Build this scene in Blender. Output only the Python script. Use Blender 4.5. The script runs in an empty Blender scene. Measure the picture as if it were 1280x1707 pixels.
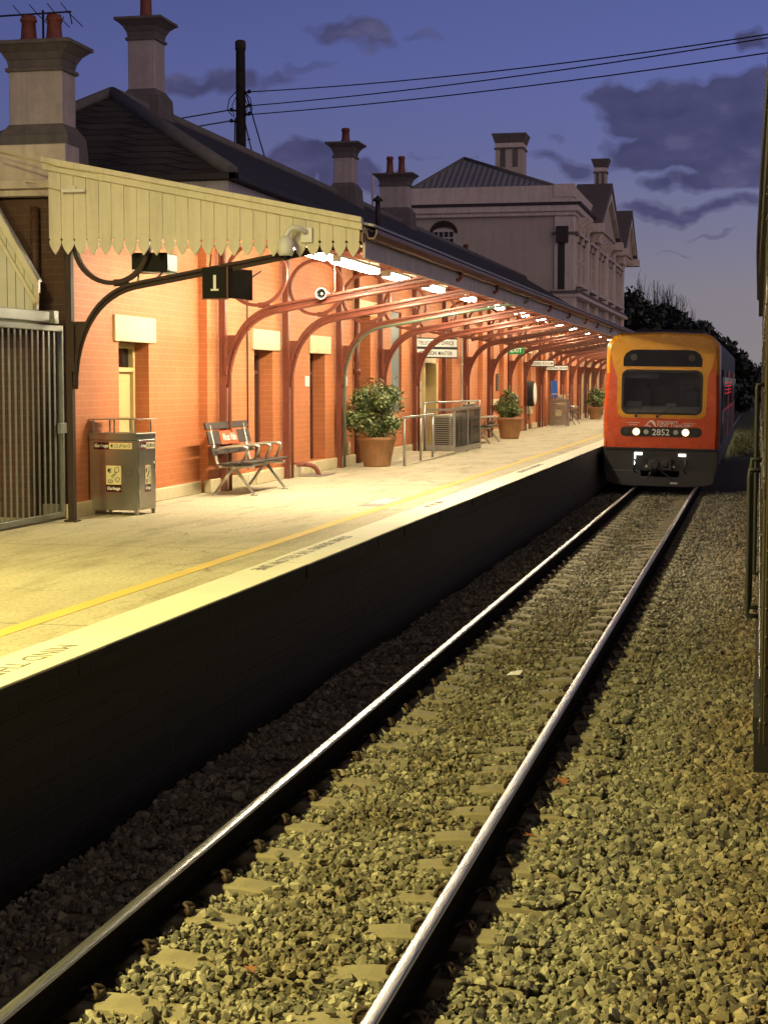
import bpy, bmesh, math, random
import numpy as np
from mathutils import Vector, Matrix
PI = math.pi
random.seed(7)
rng = np.random.default_rng(11)
SC = bpy.context.scene
COL = SC.collection

# ------------------------------------------------------------------ materials
MATS = {}
def newmat(name):
    m = bpy.data.materials.new(name); m.use_nodes = True
    nt = m.node_tree; nt.nodes.clear()
    out = nt.nodes.new('ShaderNodeOutputMaterial')
    b = nt.nodes.new('ShaderNodeBsdfPrincipled')
    nt.links.new(b.outputs[0], out.inputs[0])
    MATS[name] = m
    return m, nt, b
def N(nt, t, **kw):
    n = nt.nodes.new('ShaderNode' + t)
    for k, v in kw.items():
        if k in n.inputs.keys() if isinstance(k, str) else False: n.inputs[k].default_value = v
        else: setattr(n, k, v)
    return n
def L(nt, a, b): nt.links.new(a, b)
def noise(nt, vec, scale, detail=4, rough=.55):
    n = nt.nodes.new('ShaderNodeTexNoise'); n.inputs['Scale'].default_value = scale
    n.inputs['Detail'].default_value = detail; n.inputs['Roughness'].default_value = rough
    if vec is not None: nt.links.new(vec, n.inputs['Vector'])
    return n
def ramp(nt, fac, stops):
    r = nt.nodes.new('ShaderNodeValToRGB'); e = r.color_ramp.elements
    while len(e) < len(stops): e.new(.5)
    for i, (p, c) in enumerate(stops):
        e[i].position = p; e[i].color = (*c, 1) if len(c) == 3 else c
    if fac is not None: nt.links.new(fac, r.inputs[0])
    return r
def mix(nt, fac, a, b, mode='MIX'):
    m = nt.nodes.new('ShaderNodeMix'); m.data_type = 'RGBA'; m.blend_type = mode
    for s, v in ((0, fac), (6, a), (7, b)):
        if hasattr(v, 'is_linked') or hasattr(v, 'links'): nt.links.new(v, m.inputs[s])
        elif s == 0: m.inputs[0].default_value = v
        else: m.inputs[s].default_value = (*v, 1)
    return m.outputs[2]
def math_(nt, op, a, b=None, clamp=False):
    m = nt.nodes.new('ShaderNodeMath'); m.operation = op; m.use_clamp = clamp
    for i, v in ((0, a), (1, b)):
        if v is None: continue
        if isinstance(v, (int, float)): m.inputs[i].default_value = v
        else: nt.links.new(v, m.inputs[i])
    return m.outputs[0]
def bump(nt, b, h, strength=.3, dist=.01):
    n = nt.nodes.new('ShaderNodeBump'); n.inputs['Strength'].default_value = strength
    n.inputs['Distance'].default_value = dist
    nt.links.new(h, n.inputs['Height']); nt.links.new(n.outputs[0], b.inputs['Normal'])
def objco(nt): return nt.nodes.new('ShaderNodeTexCoord').outputs['Object']

def pbr(name, col, rough=.6, metal=0., var=.18, scale=3., bmp=0., bscale=60., spec=.5, grime=0., gcol=(.05, .045, .04), streak=0.):
    m, nt, b = newmat(name)
    co = objco(nt)
    n = noise(nt, co, scale, 6, .6)
    c = tuple(col)
    r = ramp(nt, n.outputs[0], [(.25, tuple(x * (1 - var) for x in c)), (.75, tuple(min(1, x * (1 + var)) for x in c))])
    o = r.outputs[0]
    if grime:
        g = noise(nt, co, scale * 2.7, 8, .7)
        gr = ramp(nt, g.outputs[0], [(.5, (0, 0, 0)), (.78, (grime,) * 3)])
        o = mix(nt, gr.outputs[0], o, gcol)
    if streak:
        mp = nt.nodes.new('ShaderNodeMapping'); mp.inputs['Scale'].default_value = (3.2, 3.2, .22); L(nt, co, mp.inputs[0])
        sn = noise(nt, mp.outputs[0], 2.2, 7, .7)
        sr = ramp(nt, sn.outputs[0], [(.46, (0, 0, 0)), (.72, (streak,) * 3)])
        o = mix(nt, sr.outputs[0], o, tuple(x * .42 for x in col))
    L(nt, o, b.inputs['Base Color'])
    rr = math_(nt, 'MULTIPLY_ADD', n.outputs[0], .2); rr.node.inputs[2].default_value = rough - .1
    L(nt, rr, b.inputs['Roughness'])
    b.inputs['Metallic'].default_value = metal
    b.inputs['Specular IOR Level'].default_value = spec
    if bmp:
        h = noise(nt, co, bscale, 4, .6)
        bump(nt, b, h.outputs[0], bmp, .01)
    return m
def emit(name, col, s):
    m, nt, b = newmat(name)
    b.inputs['Base Color'].default_value = (*col, 1)
    b.inputs['Emission Color'].default_value = (*col, 1); b.inputs['Emission Strength'].default_value = s
    return m

def brick(name, c1, c2, mortar, bw=.24, rh=.086, ms=.009, rough=.6, bmp=.35, var=.12, grime=0., gcol=(.04, .02, .015), spots=None):
    m, nt, b = newmat(name)
    co = objco(nt)
    sx = nt.nodes.new('ShaderNodeSeparateXYZ'); L(nt, co, sx.inputs[0])
    s = math_(nt, 'ADD', sx.outputs[0], sx.outputs[1])
    cx = nt.nodes.new('ShaderNodeCombineXYZ'); L(nt, s, cx.inputs[0]); L(nt, sx.outputs[2], cx.inputs[1])
    wn = noise(nt, co, 9, 3)
    ad = nt.nodes.new('ShaderNodeVectorMath'); ad.operation = 'MULTIPLY_ADD'
    L(nt, wn.outputs[1], ad.inputs[0]); ad.inputs[1].default_value = (.01, .01, 0); L(nt, cx.outputs[0], ad.inputs[2])
    t = nt.nodes.new('ShaderNodeTexBrick'); L(nt, ad.outputs[0], t.inputs['Vector'])
    for k, v in (('Scale', 1.), ('Mortar Size', ms), ('Mortar Smooth', .35), ('Bias', 0.), ('Brick Width', bw), ('Row Height', rh)): t.inputs[k].default_value = v
    t.inputs['Color1'].default_value = (*c1, 1); t.inputs['Color2'].default_value = (*c2, 1); t.inputs['Mortar'].default_value = (*mortar, 1)
    n = noise(nt, co, 1.3, 7, .65)
    v = ramp(nt, n.outputs[0], [(.25, (1 - var,) * 3), (.75, (1 + var,) * 3)])
    o = mix(nt, 1., t.outputs[0], v.outputs[0], 'MULTIPLY')
    if grime:
        g = noise(nt, co, 2.2, 9, .75)
        gr = ramp(nt, g.outputs[0], [(.48, (0, 0, 0)), (.75, (grime,) * 3)])
        o = mix(nt, gr.outputs[0], o, gcol)
    if spots:
        g2 = noise(nt, co, 5.5, 6, .8)
        gr2 = ramp(nt, g2.outputs[0], [(.66, (0, 0, 0)), (.72, (.8,) * 3)])
        o = mix(nt, gr2.outputs[0], o, spots)
    L(nt, o, b.inputs['Base Color'])
    b.inputs['Roughness'].default_value = rough
    fine = noise(nt, co, 45, 4, .6)
    h = math_(nt, 'MULTIPLY_ADD', fine.outputs[0], .35)
    inv = math_(nt, 'SUBTRACT', 1., t.outputs['Fac']); L(nt, inv, h.node.inputs[2])
    bump(nt, b, h, bmp, .008)
    return m

brick('wall_brick', (.50, .165, .058), (.465, .148, .052), (.54, .215, .095), ms=.007, bmp=.28, var=.16, spots=None, grime=.3, gcol=(.36, .115, .055))
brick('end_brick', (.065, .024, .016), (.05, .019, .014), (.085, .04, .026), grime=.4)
brick('edge_brick', (.0065, .006, .0055), (.005, .0046, .0043), (.011, .010, .009), bw=.46, rh=.16, ms=.014, bmp=.9, grime=.6, gcol=(.008, .008, .007), spots=(.035, .033, .03))  # shade beside the track is put into this near-black base colour
pbr('reveal', (.36, .105, .04), .6, var=.1, bmp=.15)
pbr('iron', (.155, .042, .026), .42, var=.2, scale=6, bmp=.08, bscale=40, grime=.3, gcol=(.09, .05, .035))
pbr('iron_dark', (.040, .024, .02), .6, var=.2, spec=.25)
pbr('pipe_green', (.10, .13, .09), .4, var=.15)
pbr('cream', (.66, .56, .34), .55, var=.07, scale=4, grime=.2, gcol=(.35, .29, .18), streak=0.35)
pbr('plinth', (.62, .53, .33), .6, var=.12, scale=5, bmp=.2, bscale=20, grime=.35, gcol=(.3, .24, .14))
pbr('valance', (.64, .58, .46), .5, var=.06, scale=3, grime=.22, gcol=(.36, .33, .30), streak=0.35)
pbr('whitewood', (.62, .56, .47), .55, var=.08, grime=.2, gcol=(.35, .3, .25))
pbr('fascia', (.55, .49, .47), .55, var=.1, grime=.25, gcol=(.2, .16, .15), streak=0.6)
pbr('gutter', (.16, .07, .045), .4, var=.2, scale=8)
pbr('render', (.52, .44, .41), .75, var=.14, scale=4, bmp=.3, bscale=50, grime=.35, gcol=(.24, .20, .19), streak=0.4)
pbr('render_dark', (.17, .145, .135), .8, var=.2, scale=4, bmp=.3, grime=.3, gcol=(.06, .055, .05), streak=0.6)
pbr('stucco', (.58, .48, .40), .8, var=.08, scale=.9, bmp=.15, bscale=30, grime=.15, gcol=(.30, .25, .23), streak=0.22)
pbr('stucco_trim', (.78, .66, .56), .7, var=.12, scale=2, grime=.25, gcol=(.24, .2, .18), streak=0.4)
pbr('dark_trim', (.035, .025, .024), .6)
pbr('terracotta_pot', (.22, .06, .04), .6, var=.2)
pbr('clay', (.33, .165, .075), .6, var=.25, scale=5, bmp=.15, bscale=25, grime=.45, gcol=(.42, .27, .13), streak=0.4)
pbr('soil', (.04, .03, .02), .95, bmp=.6, bscale=40)
pbr('black', (.012, .012, .013), .45)
pbr('blackpaint', (.008, .008, .008), .6, spec=.15)
pbr('white', (.78, .77, .72), .5, var=.05)
pbr('offwhite', (.66, .66, .64), .4, var=.06)
pbr('green_sign', (.01, .20, .06), .4)
pbr('blue_board', (.02, .10, .42), .4)
pbr('orange_sign', (.62, .10, .02), .4, var=.05)
pbr('label_black', (.035, .012, .012), .35)
pbr('label_red', (.28, .02, .03), .4)
pbr('label_yellow', (.72, .68, .42), .4, var=.04)
pbr('wood', (.042, .032, .028), .6, var=.3, scale=8, grime=.3, gcol=(.09, .07, .055), spec=.25)
pbr('galv', (.42, .42, .40), .38, .85, var=.15, scale=7)
pbr('gate_metal', (.25, .26, .24), .42, .5, var=.15, scale=5, grime=.3, gcol=(.12, .12, .1))
pbr('stainless', (.50, .49, .46), .30, .95, var=.12, scale=3)
pbr('alu', (.55, .54, .50), .35, .8, var=.1)
pbr('ac_white', (.55, .53, .45), .5)
pbr('mesh_dark', (.06, .06, .055), .5, .3)
pbr('window_slat', (.27, .32, .33), .4, var=.12)
pbr('window_pale', (.42, .44, .42), .35, var=.1)
pbr('door_cream', (.62, .48, .22), .45, var=.06)
pbr('door_brown', (.085, .03, .02), .4)
pbr('rubber', (.02, .02, .02), .7)
pbr('sleeper', (.20, .175, .115), .85, var=.22, scale=5, bmp=.35, bscale=35, grime=.5, gcol=(.17, .14, .085))
pbr('rust', (.05, .032, .022), .7, .3, var=.35, scale=10, bmp=.2)
pbr('paint_grey', (.20, .19, .17), .7, var=.3, scale=30)
pbr('leaf_orange', (.20, .075, .025), .7)
pbr('paper', (.8, .8, .78), .7)
pbr('wirecol', (.010, .010, .014), .6)
pbr('polewood', (.045, .036, .028), .85, var=.35, scale=6, bmp=.4, bscale=30)
pbr('bark', (.028, .023, .02), .9, var=.2)
pbr('bark_pale', (.085, .07, .065), .9, var=.2)
pbr('car_orange', (.58, .075, .012), .28, var=.04, scale=2, spec=.5, grime=.15, gcol=(.22, .045, .015))
pbr('car_yellow', (.66, .30, .010), .28, var=.03, scale=2, spec=.5, grime=.12, gcol=(.42, .2, .02))
pbr('car_grey', (.028, .027, .027), .55, var=.15)
pbr('car_apron', (.018, .0175, .017), .5, var=.3, scale=4)
pbr('car_black', (.008, .008, .008), .5)
pbr('car_glass', (.006, .006, .008), .10, var=.02, spec=.3)
pbr('carriage', (.030, .023, .014), .38, var=.25, scale=4, bmp=.06, bscale=15, grime=.4, gcol=(.018, .014, .01))
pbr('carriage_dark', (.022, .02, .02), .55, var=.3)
pbr('rail_side', (.010, .008, .0065), .9, 0, var=.35, scale=12, bmp=.2, spec=.05)

# weathered concrete/asphalt platform
def m_platform():
    m, nt, b = newmat('platform')
    co = objco(nt)
    big = noise(nt, co, .7, 6, .6)
    c0 = ramp(nt, big.outputs[0], [(.3, (.41, .365, .255)), (.7, (.53, .48, .34))])
    fine = noise(nt, co, 26, 6, .8)
    f = ramp(nt, fine.outputs[0], [(.34, (.28, .28, .28)), (.48, (1, 1, 1)), (.68, (1.15, 1.15, 1.15))])
    o = mix(nt, .85, c0.outputs[0], f.outputs[0], 'MULTIPLY')
    mp = nt.nodes.new('ShaderNodeMapping'); mp.inputs['Scale'].default_value = (2.2, .35, 1); L(nt, co, mp.inputs[0])
    st = noise(nt, mp.outputs[0], 1.6, 7, .7)
    s = ramp(nt, st.outputs[0], [(.50, (0, 0, 0)), (.72, (.65, .65, .65))])
    o = mix(nt, s.outputs[0], o, (.20, .165, .10))
    sp = noise(nt, co, 6.5, 3, .6); sr = ramp(nt, sp.outputs[0], [(.70, (0, 0, 0)), (.76, (.55, .55, .55))])
    o = mix(nt, sr.outputs[0], o, (.12, .105, .075))
    vo = nt.nodes.new('ShaderNodeTexVoronoi'); vo.feature = 'DISTANCE_TO_EDGE'; vo.inputs['Scale'].default_value = .55
    dv = noise(nt, co, 3.5, 6, .7); dm = nt.nodes.new('ShaderNodeVectorMath'); dm.operation = 'MULTIPLY_ADD'; L(nt, dv.outputs[1], dm.inputs[0]); dm.inputs[1].default_value = (.5, .5, 0); L(nt, co, dm.inputs[2]); L(nt, dm.outputs[0], vo.inputs['Vector'])
    ck = math_(nt, 'LESS_THAN', vo.outputs['Distance'], .006)
    cm = ramp(nt, big.outputs[0], [(.48, (0, 0, 0)), (.56, (.6, .6, .6))])
    o = mix(nt, math_(nt, 'MULTIPLY', ck, cm.outputs[0]), o, (.09, .075, .05))
    # slab joints every 6 m across and one along
    sx = nt.nodes.new('ShaderNodeSeparateXYZ'); L(nt, co, sx.inputs[0])
    w = noise(nt, co, 1.5, 4); yy = math_(nt, 'MULTIPLY_ADD', w.outputs[0], .08); L(nt, sx.outputs[1], yy.node.inputs[2])
    fr = math_(nt, 'PINGPONG', yy, 2.6)
    j = math_(nt, 'LESS_THAN', fr, .012)
    o = mix(nt, math_(nt, 'MULTIPLY', j, .7), o, (.08, .065, .04))
    L(nt, o, b.inputs['Base Color']); b.inputs['Roughness'].default_value = .85
    h = noise(nt, co, 70, 4, .7)
    bump(nt, b, h.outputs[0], .5, .012)
m_platform()
def m_edge(name, col, worn, amt):
    m, nt, b = newmat(name)
    co = objco(nt)
    n = noise(nt, co, 14, 8, .75)
    g = ramp(nt, n.outputs[0], [(.52, (0, 0, 0)), (.8, (amt,) * 3)])
    n2 = noise(nt, co, 1.2, 5, .6)
    base = ramp(nt, n2.outputs[0], [(.3, tuple(x * .86 for x in col)), (.7, col)])
    o = mix(nt, g.outputs[0], base.outputs[0], worn)
    L(nt, o, b.inputs['Base Color']); b.inputs['Roughness'].default_value = .75
    h = noise(nt, co, 60, 4, .7); bump(nt, b, h.outputs[0], .25, .008)
m_edge('edge_white', (.76, .73, .60), (.42, .36, .23), .45)
m_edge('line_yellow', (.66, .48, .11), (.45, .36, .17), .55)
# slates
def m_slate():
    m, nt, b = newmat('slate')
    co = objco(nt)
    sx = nt.nodes.new('ShaderNodeSeparateXYZ'); L(nt, co, sx.inputs[0])
    s = math_(nt, 'ADD', sx.outputs[1], math_(nt, 'MULTIPLY', sx.outputs[0], .31))
    cx = nt.nodes.new('ShaderNodeCombineXYZ'); L(nt, s, cx.inputs[0]); L(nt, math_(nt, 'MULTIPLY', sx.outputs[2], 1.9), cx.inputs[1])
    t = nt.nodes.new('ShaderNodeTexBrick'); L(nt, cx.outputs[0], t.inputs['Vector'])
    for k, v in (('Scale', 1.), ('Mortar Size', .012), ('Mortar Smooth', .1), ('Bias', -.2), ('Brick Width', .3), ('Row Height', .21)): t.inputs[k].default_value = v
    t.inputs['Color1'].default_value = (.045, .040, .032, 1); t.inputs['Color2'].default_value = (.072, .064, .052, 1); t.inputs['Mortar'].default_value = (.010, .009, .007, 1)
    n = noise(nt, co, 1.1, 7, .7)
    v = ramp(nt, n.outputs[0], [(.3, (.7,) * 3), (.75, (1.5, 1.45, 1.35))])
    L(nt, mix(nt, 1., t.outputs[0], v.outputs[0], 'MULTIPLY'), b.inputs['Base Color'])
    b.inputs['Roughness'].default_value = .65
    bump(nt, b, math_(nt, 'SUBTRACT', 1., t.outputs['Fac']), .6, .02)
m_slate()
pbr('ridge', (.15, .14, .135), .7, var=.25, scale=5)
def m_corr(name, col, axis, freq):
    m, nt, b = newmat(name)
    co = objco(nt)
    sx = nt.nodes.new('ShaderNodeSeparateXYZ'); L(nt, co, sx.inputs[0])
    w = math_(nt, 'SINE', math_(nt, 'MULTIPLY', sx.outputs[axis], freq))
    n = noise(nt, co, 1.5, 6)
    r = ramp(nt, n.outputs[0], [(.3, tuple(x * .8 for x in col)), (.7, col)])
    L(nt, r.outputs[0], b.inputs['Base Color']); b.inputs['Roughness'].default_value = .5; b.inputs['Metallic'].default_value = .3
    bump(nt, b, w, .8, .03)
m_corr('corrugated', (.36, .36, .38), 0, 24.)
m_corr('ceiling_boards', (.68, .61, .50), 1, 2 * PI / .3)
def m_cloth_board(name, col, axis, pitch):
    m, nt, b = newmat(name)
    co = objco(nt)
    sx = nt.nodes.new('ShaderNodeSeparateXYZ'); L(nt, co, sx.inputs[0])
    p = math_(nt, 'PINGPONG', sx.outputs[axis], pitch / 2)
    g = math_(nt, 'LESS_THAN', p, .005)
    n = noise(nt, co, 3, 6)
    r = ramp(nt, n.outputs[0], [(.3, tuple(x * .88 for x in col)), (.7, col)])
    L(nt, mix(nt, g, r.outputs[0], tuple(x * .25 for x in col)), b.inputs['Base Color'])
    b.inputs['Roughness'].default_value = .35
    h = noise(nt, co, 22, 4); bump(nt, b, h.outputs[0], .25, .008)
m_cloth_board('lined_boards', (.62, .60, .52), 0, .105)
# polished rail head
def m_railtop():
    m, nt, b = newmat('rail_head')
    co = objco(nt)
    mp = nt.nodes.new('ShaderNodeMapping'); mp.inputs['Scale'].default_value = (60, .6, 60); L(nt, co, mp.inputs[0])
    n = noise(nt, mp.outputs[0], 3, 5, .7)
    r = ramp(nt, n.outputs[0], [(.3, (.50, .49, .48)), (.7, (.68, .67, .66))])
    L(nt, r.outputs[0], b.inputs['Base Color']); b.inputs['Metallic'].default_value = 1.
    rr = ramp(nt, n.outputs[0], [(.3, (.24,) * 3), (.7, (.36,) * 3)]); L(nt, rr.outputs[0], b.inputs['Roughness'])
m_railtop()
# stones: colour by stone
def m_stone():
    m, nt, b = newmat('ballast')
    g = nt.nodes.new('ShaderNodeNewGeometry')
    r = ramp(nt, g.outputs['Random Per Island'], [(0, (.075, .072, .06)), (.3, (.145, .135, .10)), (.6, (.225, .21, .15)), (.85, (.31, .29, .21)), (.95, (.38, .36, .27)), (1, (.17, .12, .07))])
    co = objco(nt)
    n = noise(nt, co, 55, 5, .7)
    v = ramp(nt, n.outputs[0], [(.3, (.65,) * 3), (.7, (1.25,) * 3)])
    o = mix(nt, 1., r.outputs[0], v.outputs[0], 'MULTIPLY')
    n2 = noise(nt, co, .55, 5, .6)
    sx = nt.nodes.new('ShaderNodeSeparateXYZ'); L(nt, co, sx.inputs[0])
    mr = nt.nodes.new('ShaderNodeMapRange'); L(nt, sx.outputs[0], mr.inputs[0]); mr.inputs[1].default_value = -.75; mr.inputs[2].default_value = -.15
    ru = math_(nt, 'MULTIPLY', mr.outputs[0], ramp(nt, n2.outputs[0], [(.35, (.15,) * 3), (.65, (.75,) * 3)]).outputs[0])
    o = mix(nt, ru, o, mix(nt, 1., o, (1.05, .80, .50), 'MULTIPLY'))
    ab = math_(nt, 'ABSOLUTE', math_(nt, 'ADD', sx.outputs[0], 2.25))
    mr2 = nt.nodes.new('ShaderNodeMapRange'); L(nt, ab, mr2.inputs[0]); mr2.inputs[1].default_value = .62; mr2.inputs[2].default_value = .15
    n3 = noise(nt, co, 1.7, 5, .65)
    oil = math_(nt, 'MULTIPLY', mr2.outputs[0], ramp(nt, n3.outputs[0], [(.45, (.1,) * 3), (.62, (.8,) * 3)]).outputs[0])
    o = mix(nt, oil, o, mix(nt, 1., o, (.60, .52, .42), 'MULTIPLY'))
    L(nt, o, b.inputs['Base Color']); b.inputs['Roughness'].default_value = .85
    bump(nt, b, n.outputs[0], .4, .006)
m_stone()
pbr('bed', (.035, .031, .022), .95, var=.4, scale=18, bmp=1., bscale=22)
pbr('earth', (.035, .034, .02), .95, var=.4, scale=.2, bmp=.5, bscale=3)
pbr('grass', (.075, .085, .022), .9, var=.45, scale=1.2)
def m_leaf(name, stops):
    m, nt, b = newmat(name)
    g = nt.nodes.new('ShaderNodeNewGeometry')
    r = ramp(nt, g.outputs['Random Per Island'], stops)
    L(nt, r.outputs[0], b.inputs['Base Color']); b.inputs['Roughness'].default_value = .42
m_leaf('shrub_leaf', [(0, (.022, .042, .012)), (.45, (.07, .11, .03)), (.75, (.17, .22, .07)), (1, (.42, .44, .22))])
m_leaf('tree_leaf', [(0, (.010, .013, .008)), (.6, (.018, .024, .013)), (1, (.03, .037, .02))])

WARM = (1., .80, .46)
emit('tube', (1., .86, .58), 235.)
emit('lens', (1., .80, .36), 8.)
emit('headlight', (1., .86, .62), 60.)
pbr('cab_grey', (.16, .16, .17), .7)
pbr('cab_seat', (.06, .065, .08), .8)
def m_clear():
    m, nt, b = newmat('clear_glass')
    out = [n for n in nt.nodes if n.type == 'OUTPUT_MATERIAL'][0]
    tr = nt.nodes.new('ShaderNodeBsdfTransparent'); tr.inputs[0].default_value = (.62, .64, .66, 1)
    gl = nt.nodes.new('ShaderNodeBsdfGlossy'); gl.inputs['Roughness'].default_value = .06
    fr = nt.nodes.new('ShaderNodeFresnel'); fr.inputs[0].default_value = 1.45
    mx = nt.nodes.new('ShaderNodeMixShader'); L(nt, fr.outputs[0], mx.inputs[0]); L(nt, tr.outputs[0], mx.inputs[1]); L(nt, gl.outputs[0], mx.inputs[2]); L(nt, mx.outputs[0], out.inputs[0])
m_clear()
emit('halo', (1., .55, .22), 1.6)
emit('step_glow', (1., .95, .9), 4.)  # glow standing in for headlight falling on the railcar's white steps
emit('red_glow', (1., .02, .05), .6)

# ------------------------------------------------------------------ mesh helpers
class MB:
    def __init__(s): s.v = []; s.f = []; s.mi = []; s.sm = []; s.cur = 0
    def add(s, vs, fs, smooth=False):
        o = len(s.v); s.v += [tuple(p) for p in vs]
        for f in fs: s.f.append([i + o for i in f]); s.mi.append(s.cur); s.sm.append(smooth)
    def box(s, x0, x1, y0, y1, z0, z1):
        x0, x1 = sorted((x0, x1)); y0, y1 = sorted((y0, y1)); z0, z1 = sorted((z0, z1))
        s.add([(x0, y0, z0), (x1, y0, z0), (x1, y1, z0), (x0, y1, z0), (x0, y0, z1), (x1, y0, z1), (x1, y1, z1), (x0, y1, z1)],
              [(3, 2, 1, 0), (4, 5, 6, 7), (0, 1, 5, 4), (1, 2, 6, 5), (2, 3, 7, 6), (3, 0, 4, 7)]); return s
    def bar(s, p0, p1, w, h, up=(0, 0, 1)):
        p0 = Vector(p0); p1 = Vector(p1); d = (p1 - p0).normalized(); u = Vector(up)
        r = d.cross(u)
        if r.length < 1e-5: r = d.cross(Vector((1, 0, 0)))
        r.normalize(); u = r.cross(d)
        vs = []
        for p in (p0, p1):
            for a, b in ((-1, -1), (1, -1), (1, 1), (-1, 1)): vs.append(p + r * (a * w / 2) + u * (b * h / 2))
        s.add(vs, [(0, 1, 2, 3), (7, 6, 5, 4), (0, 4, 5, 1), (1, 5, 6, 2), (2, 6, 7, 3), (3, 7, 4, 0)]); return s
    def tube(s, pts, r, n=8, closed=False, r2=None):
        pts = [Vector(p) for p in pts]; m = len(pts); vs = []; up = None
        for i, p in enumerate(pts):
            a = pts[(i - 1) % m] if (closed or i) else p; b = pts[(i + 1) % m] if (closed or i < m - 1) else p
            t = (b - a).normalized()
            if up is None:
                up = Vector((0, 0, 1)) if abs(t.z) < .9 else Vector((0, 1, 0))
            sd = t.cross(up)
            if sd.length < 1e-4: sd = t.cross(Vector((1, .1, 0)))
            sd.normalize(); up = sd.cross(t).normalized()
            rr = r if r2 is None else r + (r2 - r) * i / (m - 1)
            for k in range(n):
                an = 2 * PI * k / n
                vs.append(p + sd * (rr * math.cos(an)) + up * (rr * math.sin(an)))
        fs = []
        for i in range(m if closed else m - 1):
            for k in range(n):
                fs.append((i * n + k, i * n + (k + 1) % n, ((i + 1) % m) * n + (k + 1) % n, ((i + 1) % m) * n + k))
        s.add(vs, fs, True)
        if not closed:
            o = len(s.v) - len(vs)
            s.f.append([o + k for k in range(n)][::-1]); s.mi.append(s.cur); s.sm.append(False)
            s.f.append([o + (m - 1) * n + k for k in range(n)]); s.mi.append(s.cur); s.sm.append(False)
        return s
    def strip(s, pts, w, h, up):
        """rectangular bar swept along pts in a plane with normal `up` (w along normal, h in plane)"""
        pts = [Vector(p) for p in pts]; m = len(pts); nrm = Vector(up); vs = []
        for i, p in enumerate(pts):
            a = pts[max(i - 1, 0)]; b = pts[min(i + 1, m - 1)]
            if (pts[0] - pts[-1]).length < 1e-6 and i in (0, m - 1): a = pts[m - 2]; b = pts[1]
            t = (b - a).normalized(); q = nrm.cross(t).normalized()
            for c, d in ((-1, -1), (1, -1), (1, 1), (-1, 1)): vs.append(p + nrm * (c * w / 2) + q * (d * h / 2))
        fs = [(0, 1, 2, 3), ((m - 1) * 4 + 3, (m - 1) * 4 + 2, (m - 1) * 4 + 1, (m - 1) * 4)]
        for i in range(m - 1):
            for k in range(4): fs.append((i * 4 + k, (i + 1) * 4 + k, (i + 1) * 4 + (k + 1) % 4, i * 4 + (k + 1) % 4))
        s.add(vs, fs); return s
    def lathe(s, prof, c=(0, 0, 0), n=20, axis='z', caps=True):
        vs = []
        for r, z in prof:
            for k in range(n):
                a = 2 * PI * k / n
                p = (r * math.cos(a), r * math.sin(a), z)
                if axis == 'y': p = (p[0], z, p[1])
                if axis == 'x': p = (z, p[0], p[1])
                vs.append((p[0] + c[0], p[1] + c[1], p[2] + c[2]))
        fs = []
        for i in range(len(prof) - 1):
            for k in range(n): fs.append((i * n + k, i * n + (k + 1) % n, (i + 1) * n + (k + 1) % n, (i + 1) * n + k))
        s.add(vs, fs, True)
        if caps:
            o = len(s.v) - len(vs)
            s.f.append([o + k for k in range(n)][::-1]); s.mi.append(s.cur); s.sm.append(False)
            s.f.append([o + (len(prof) - 1) * n + k for k in range(n)]); s.mi.append(s.cur); s.sm.append(False)
        return s
    def prism(s, poly, axis, a, b):
        """poly 2D; axis 'y': poly=(x,z) from y=a..b; 'x': poly=(y,z); 'z': poly=(x,y)"""
        def P(p, t):
            return (p[0], t, p[1]) if axis == 'y' else (t, p[0], p[1]) if axis == 'x' else (p[0], p[1], t)
        n = len(poly)
        s.add([P(p, a) for p in poly] + [P(p, b) for p in poly],
              [tuple(range(n))[::-1], tuple(range(n, 2 * n))] + [(i, (i + 1) % n, n + (i + 1) % n, n + i) for i in range(n)])
        return s
    def frustum(s, c, z0, z1, a0, b0, a1, b1):
        x, y = c
        v = [(x - a0, y - b0, z0), (x + a0, y - b0, z0), (x + a0, y + b0, z0), (x - a0, y + b0, z0),
             (x - a1, y - b1, z1), (x + a1, y - b1, z1), (x + a1, y + b1, z1), (x - a1, y + b1, z1)]
        s.add(v, [(3, 2, 1, 0), (4, 5, 6, 7), (0, 1, 5, 4), (1, 2, 6, 5), (2, 3, 7, 6), (3, 0, 4, 7)]); return s
    def sphere(s, c, r, n=12, sx=1, sy=1, sz=1, z0=-1., z1=1.):
        prof = []
        m = max(4, n // 2)
        t0 = math.asin(z0); t1 = math.asin(z1)
        for i in range(m + 1):
            t = t0 + (t1 - t0) * i / m
            prof.append((max(1e-4, r * math.cos(t)), r * math.sin(t)))
        o = len(s.v); s.lathe(prof, (0, 0, 0), n)
        for i in range(o, len(s.v)):
            p = s.v[i]; s.v[i] = (p[0] * sx + c[0], p[1] * sy + c[1], p[2] * sz + c[2])
        return s
    def build(s, name, mat, parent=None, bevel=0., segs=1, local=False):
        me = bpy.data.meshes.new(name)
        off = Vector((0, 0, 0))
        if parent is not None and not local:
            p = parent
            while p is not None: off = off + p.location; p = p.parent
        me.from_pydata([(a - off.x, b - off.y, c - off.z) for a, b, c in s.v], [], s.f)
        mats = mat if isinstance(mat, (list, tuple)) else [mat]
        for m in mats: me.materials.append(MATS[m] if isinstance(m, str) else m)
        me.polygons.foreach_set('material_index', s.mi)
        me.polygons.foreach_set('use_smooth', s.sm)
        bm = bmesh.new(); bm.from_mesh(me)
        bmesh.ops.recalc_face_normals(bm, faces=bm.faces)
        bm.to_mesh(me); bm.free()
        o = bpy.data.objects.new(name, me); COL.objects.link(o)
        if parent is not None: o.parent = parent
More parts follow.
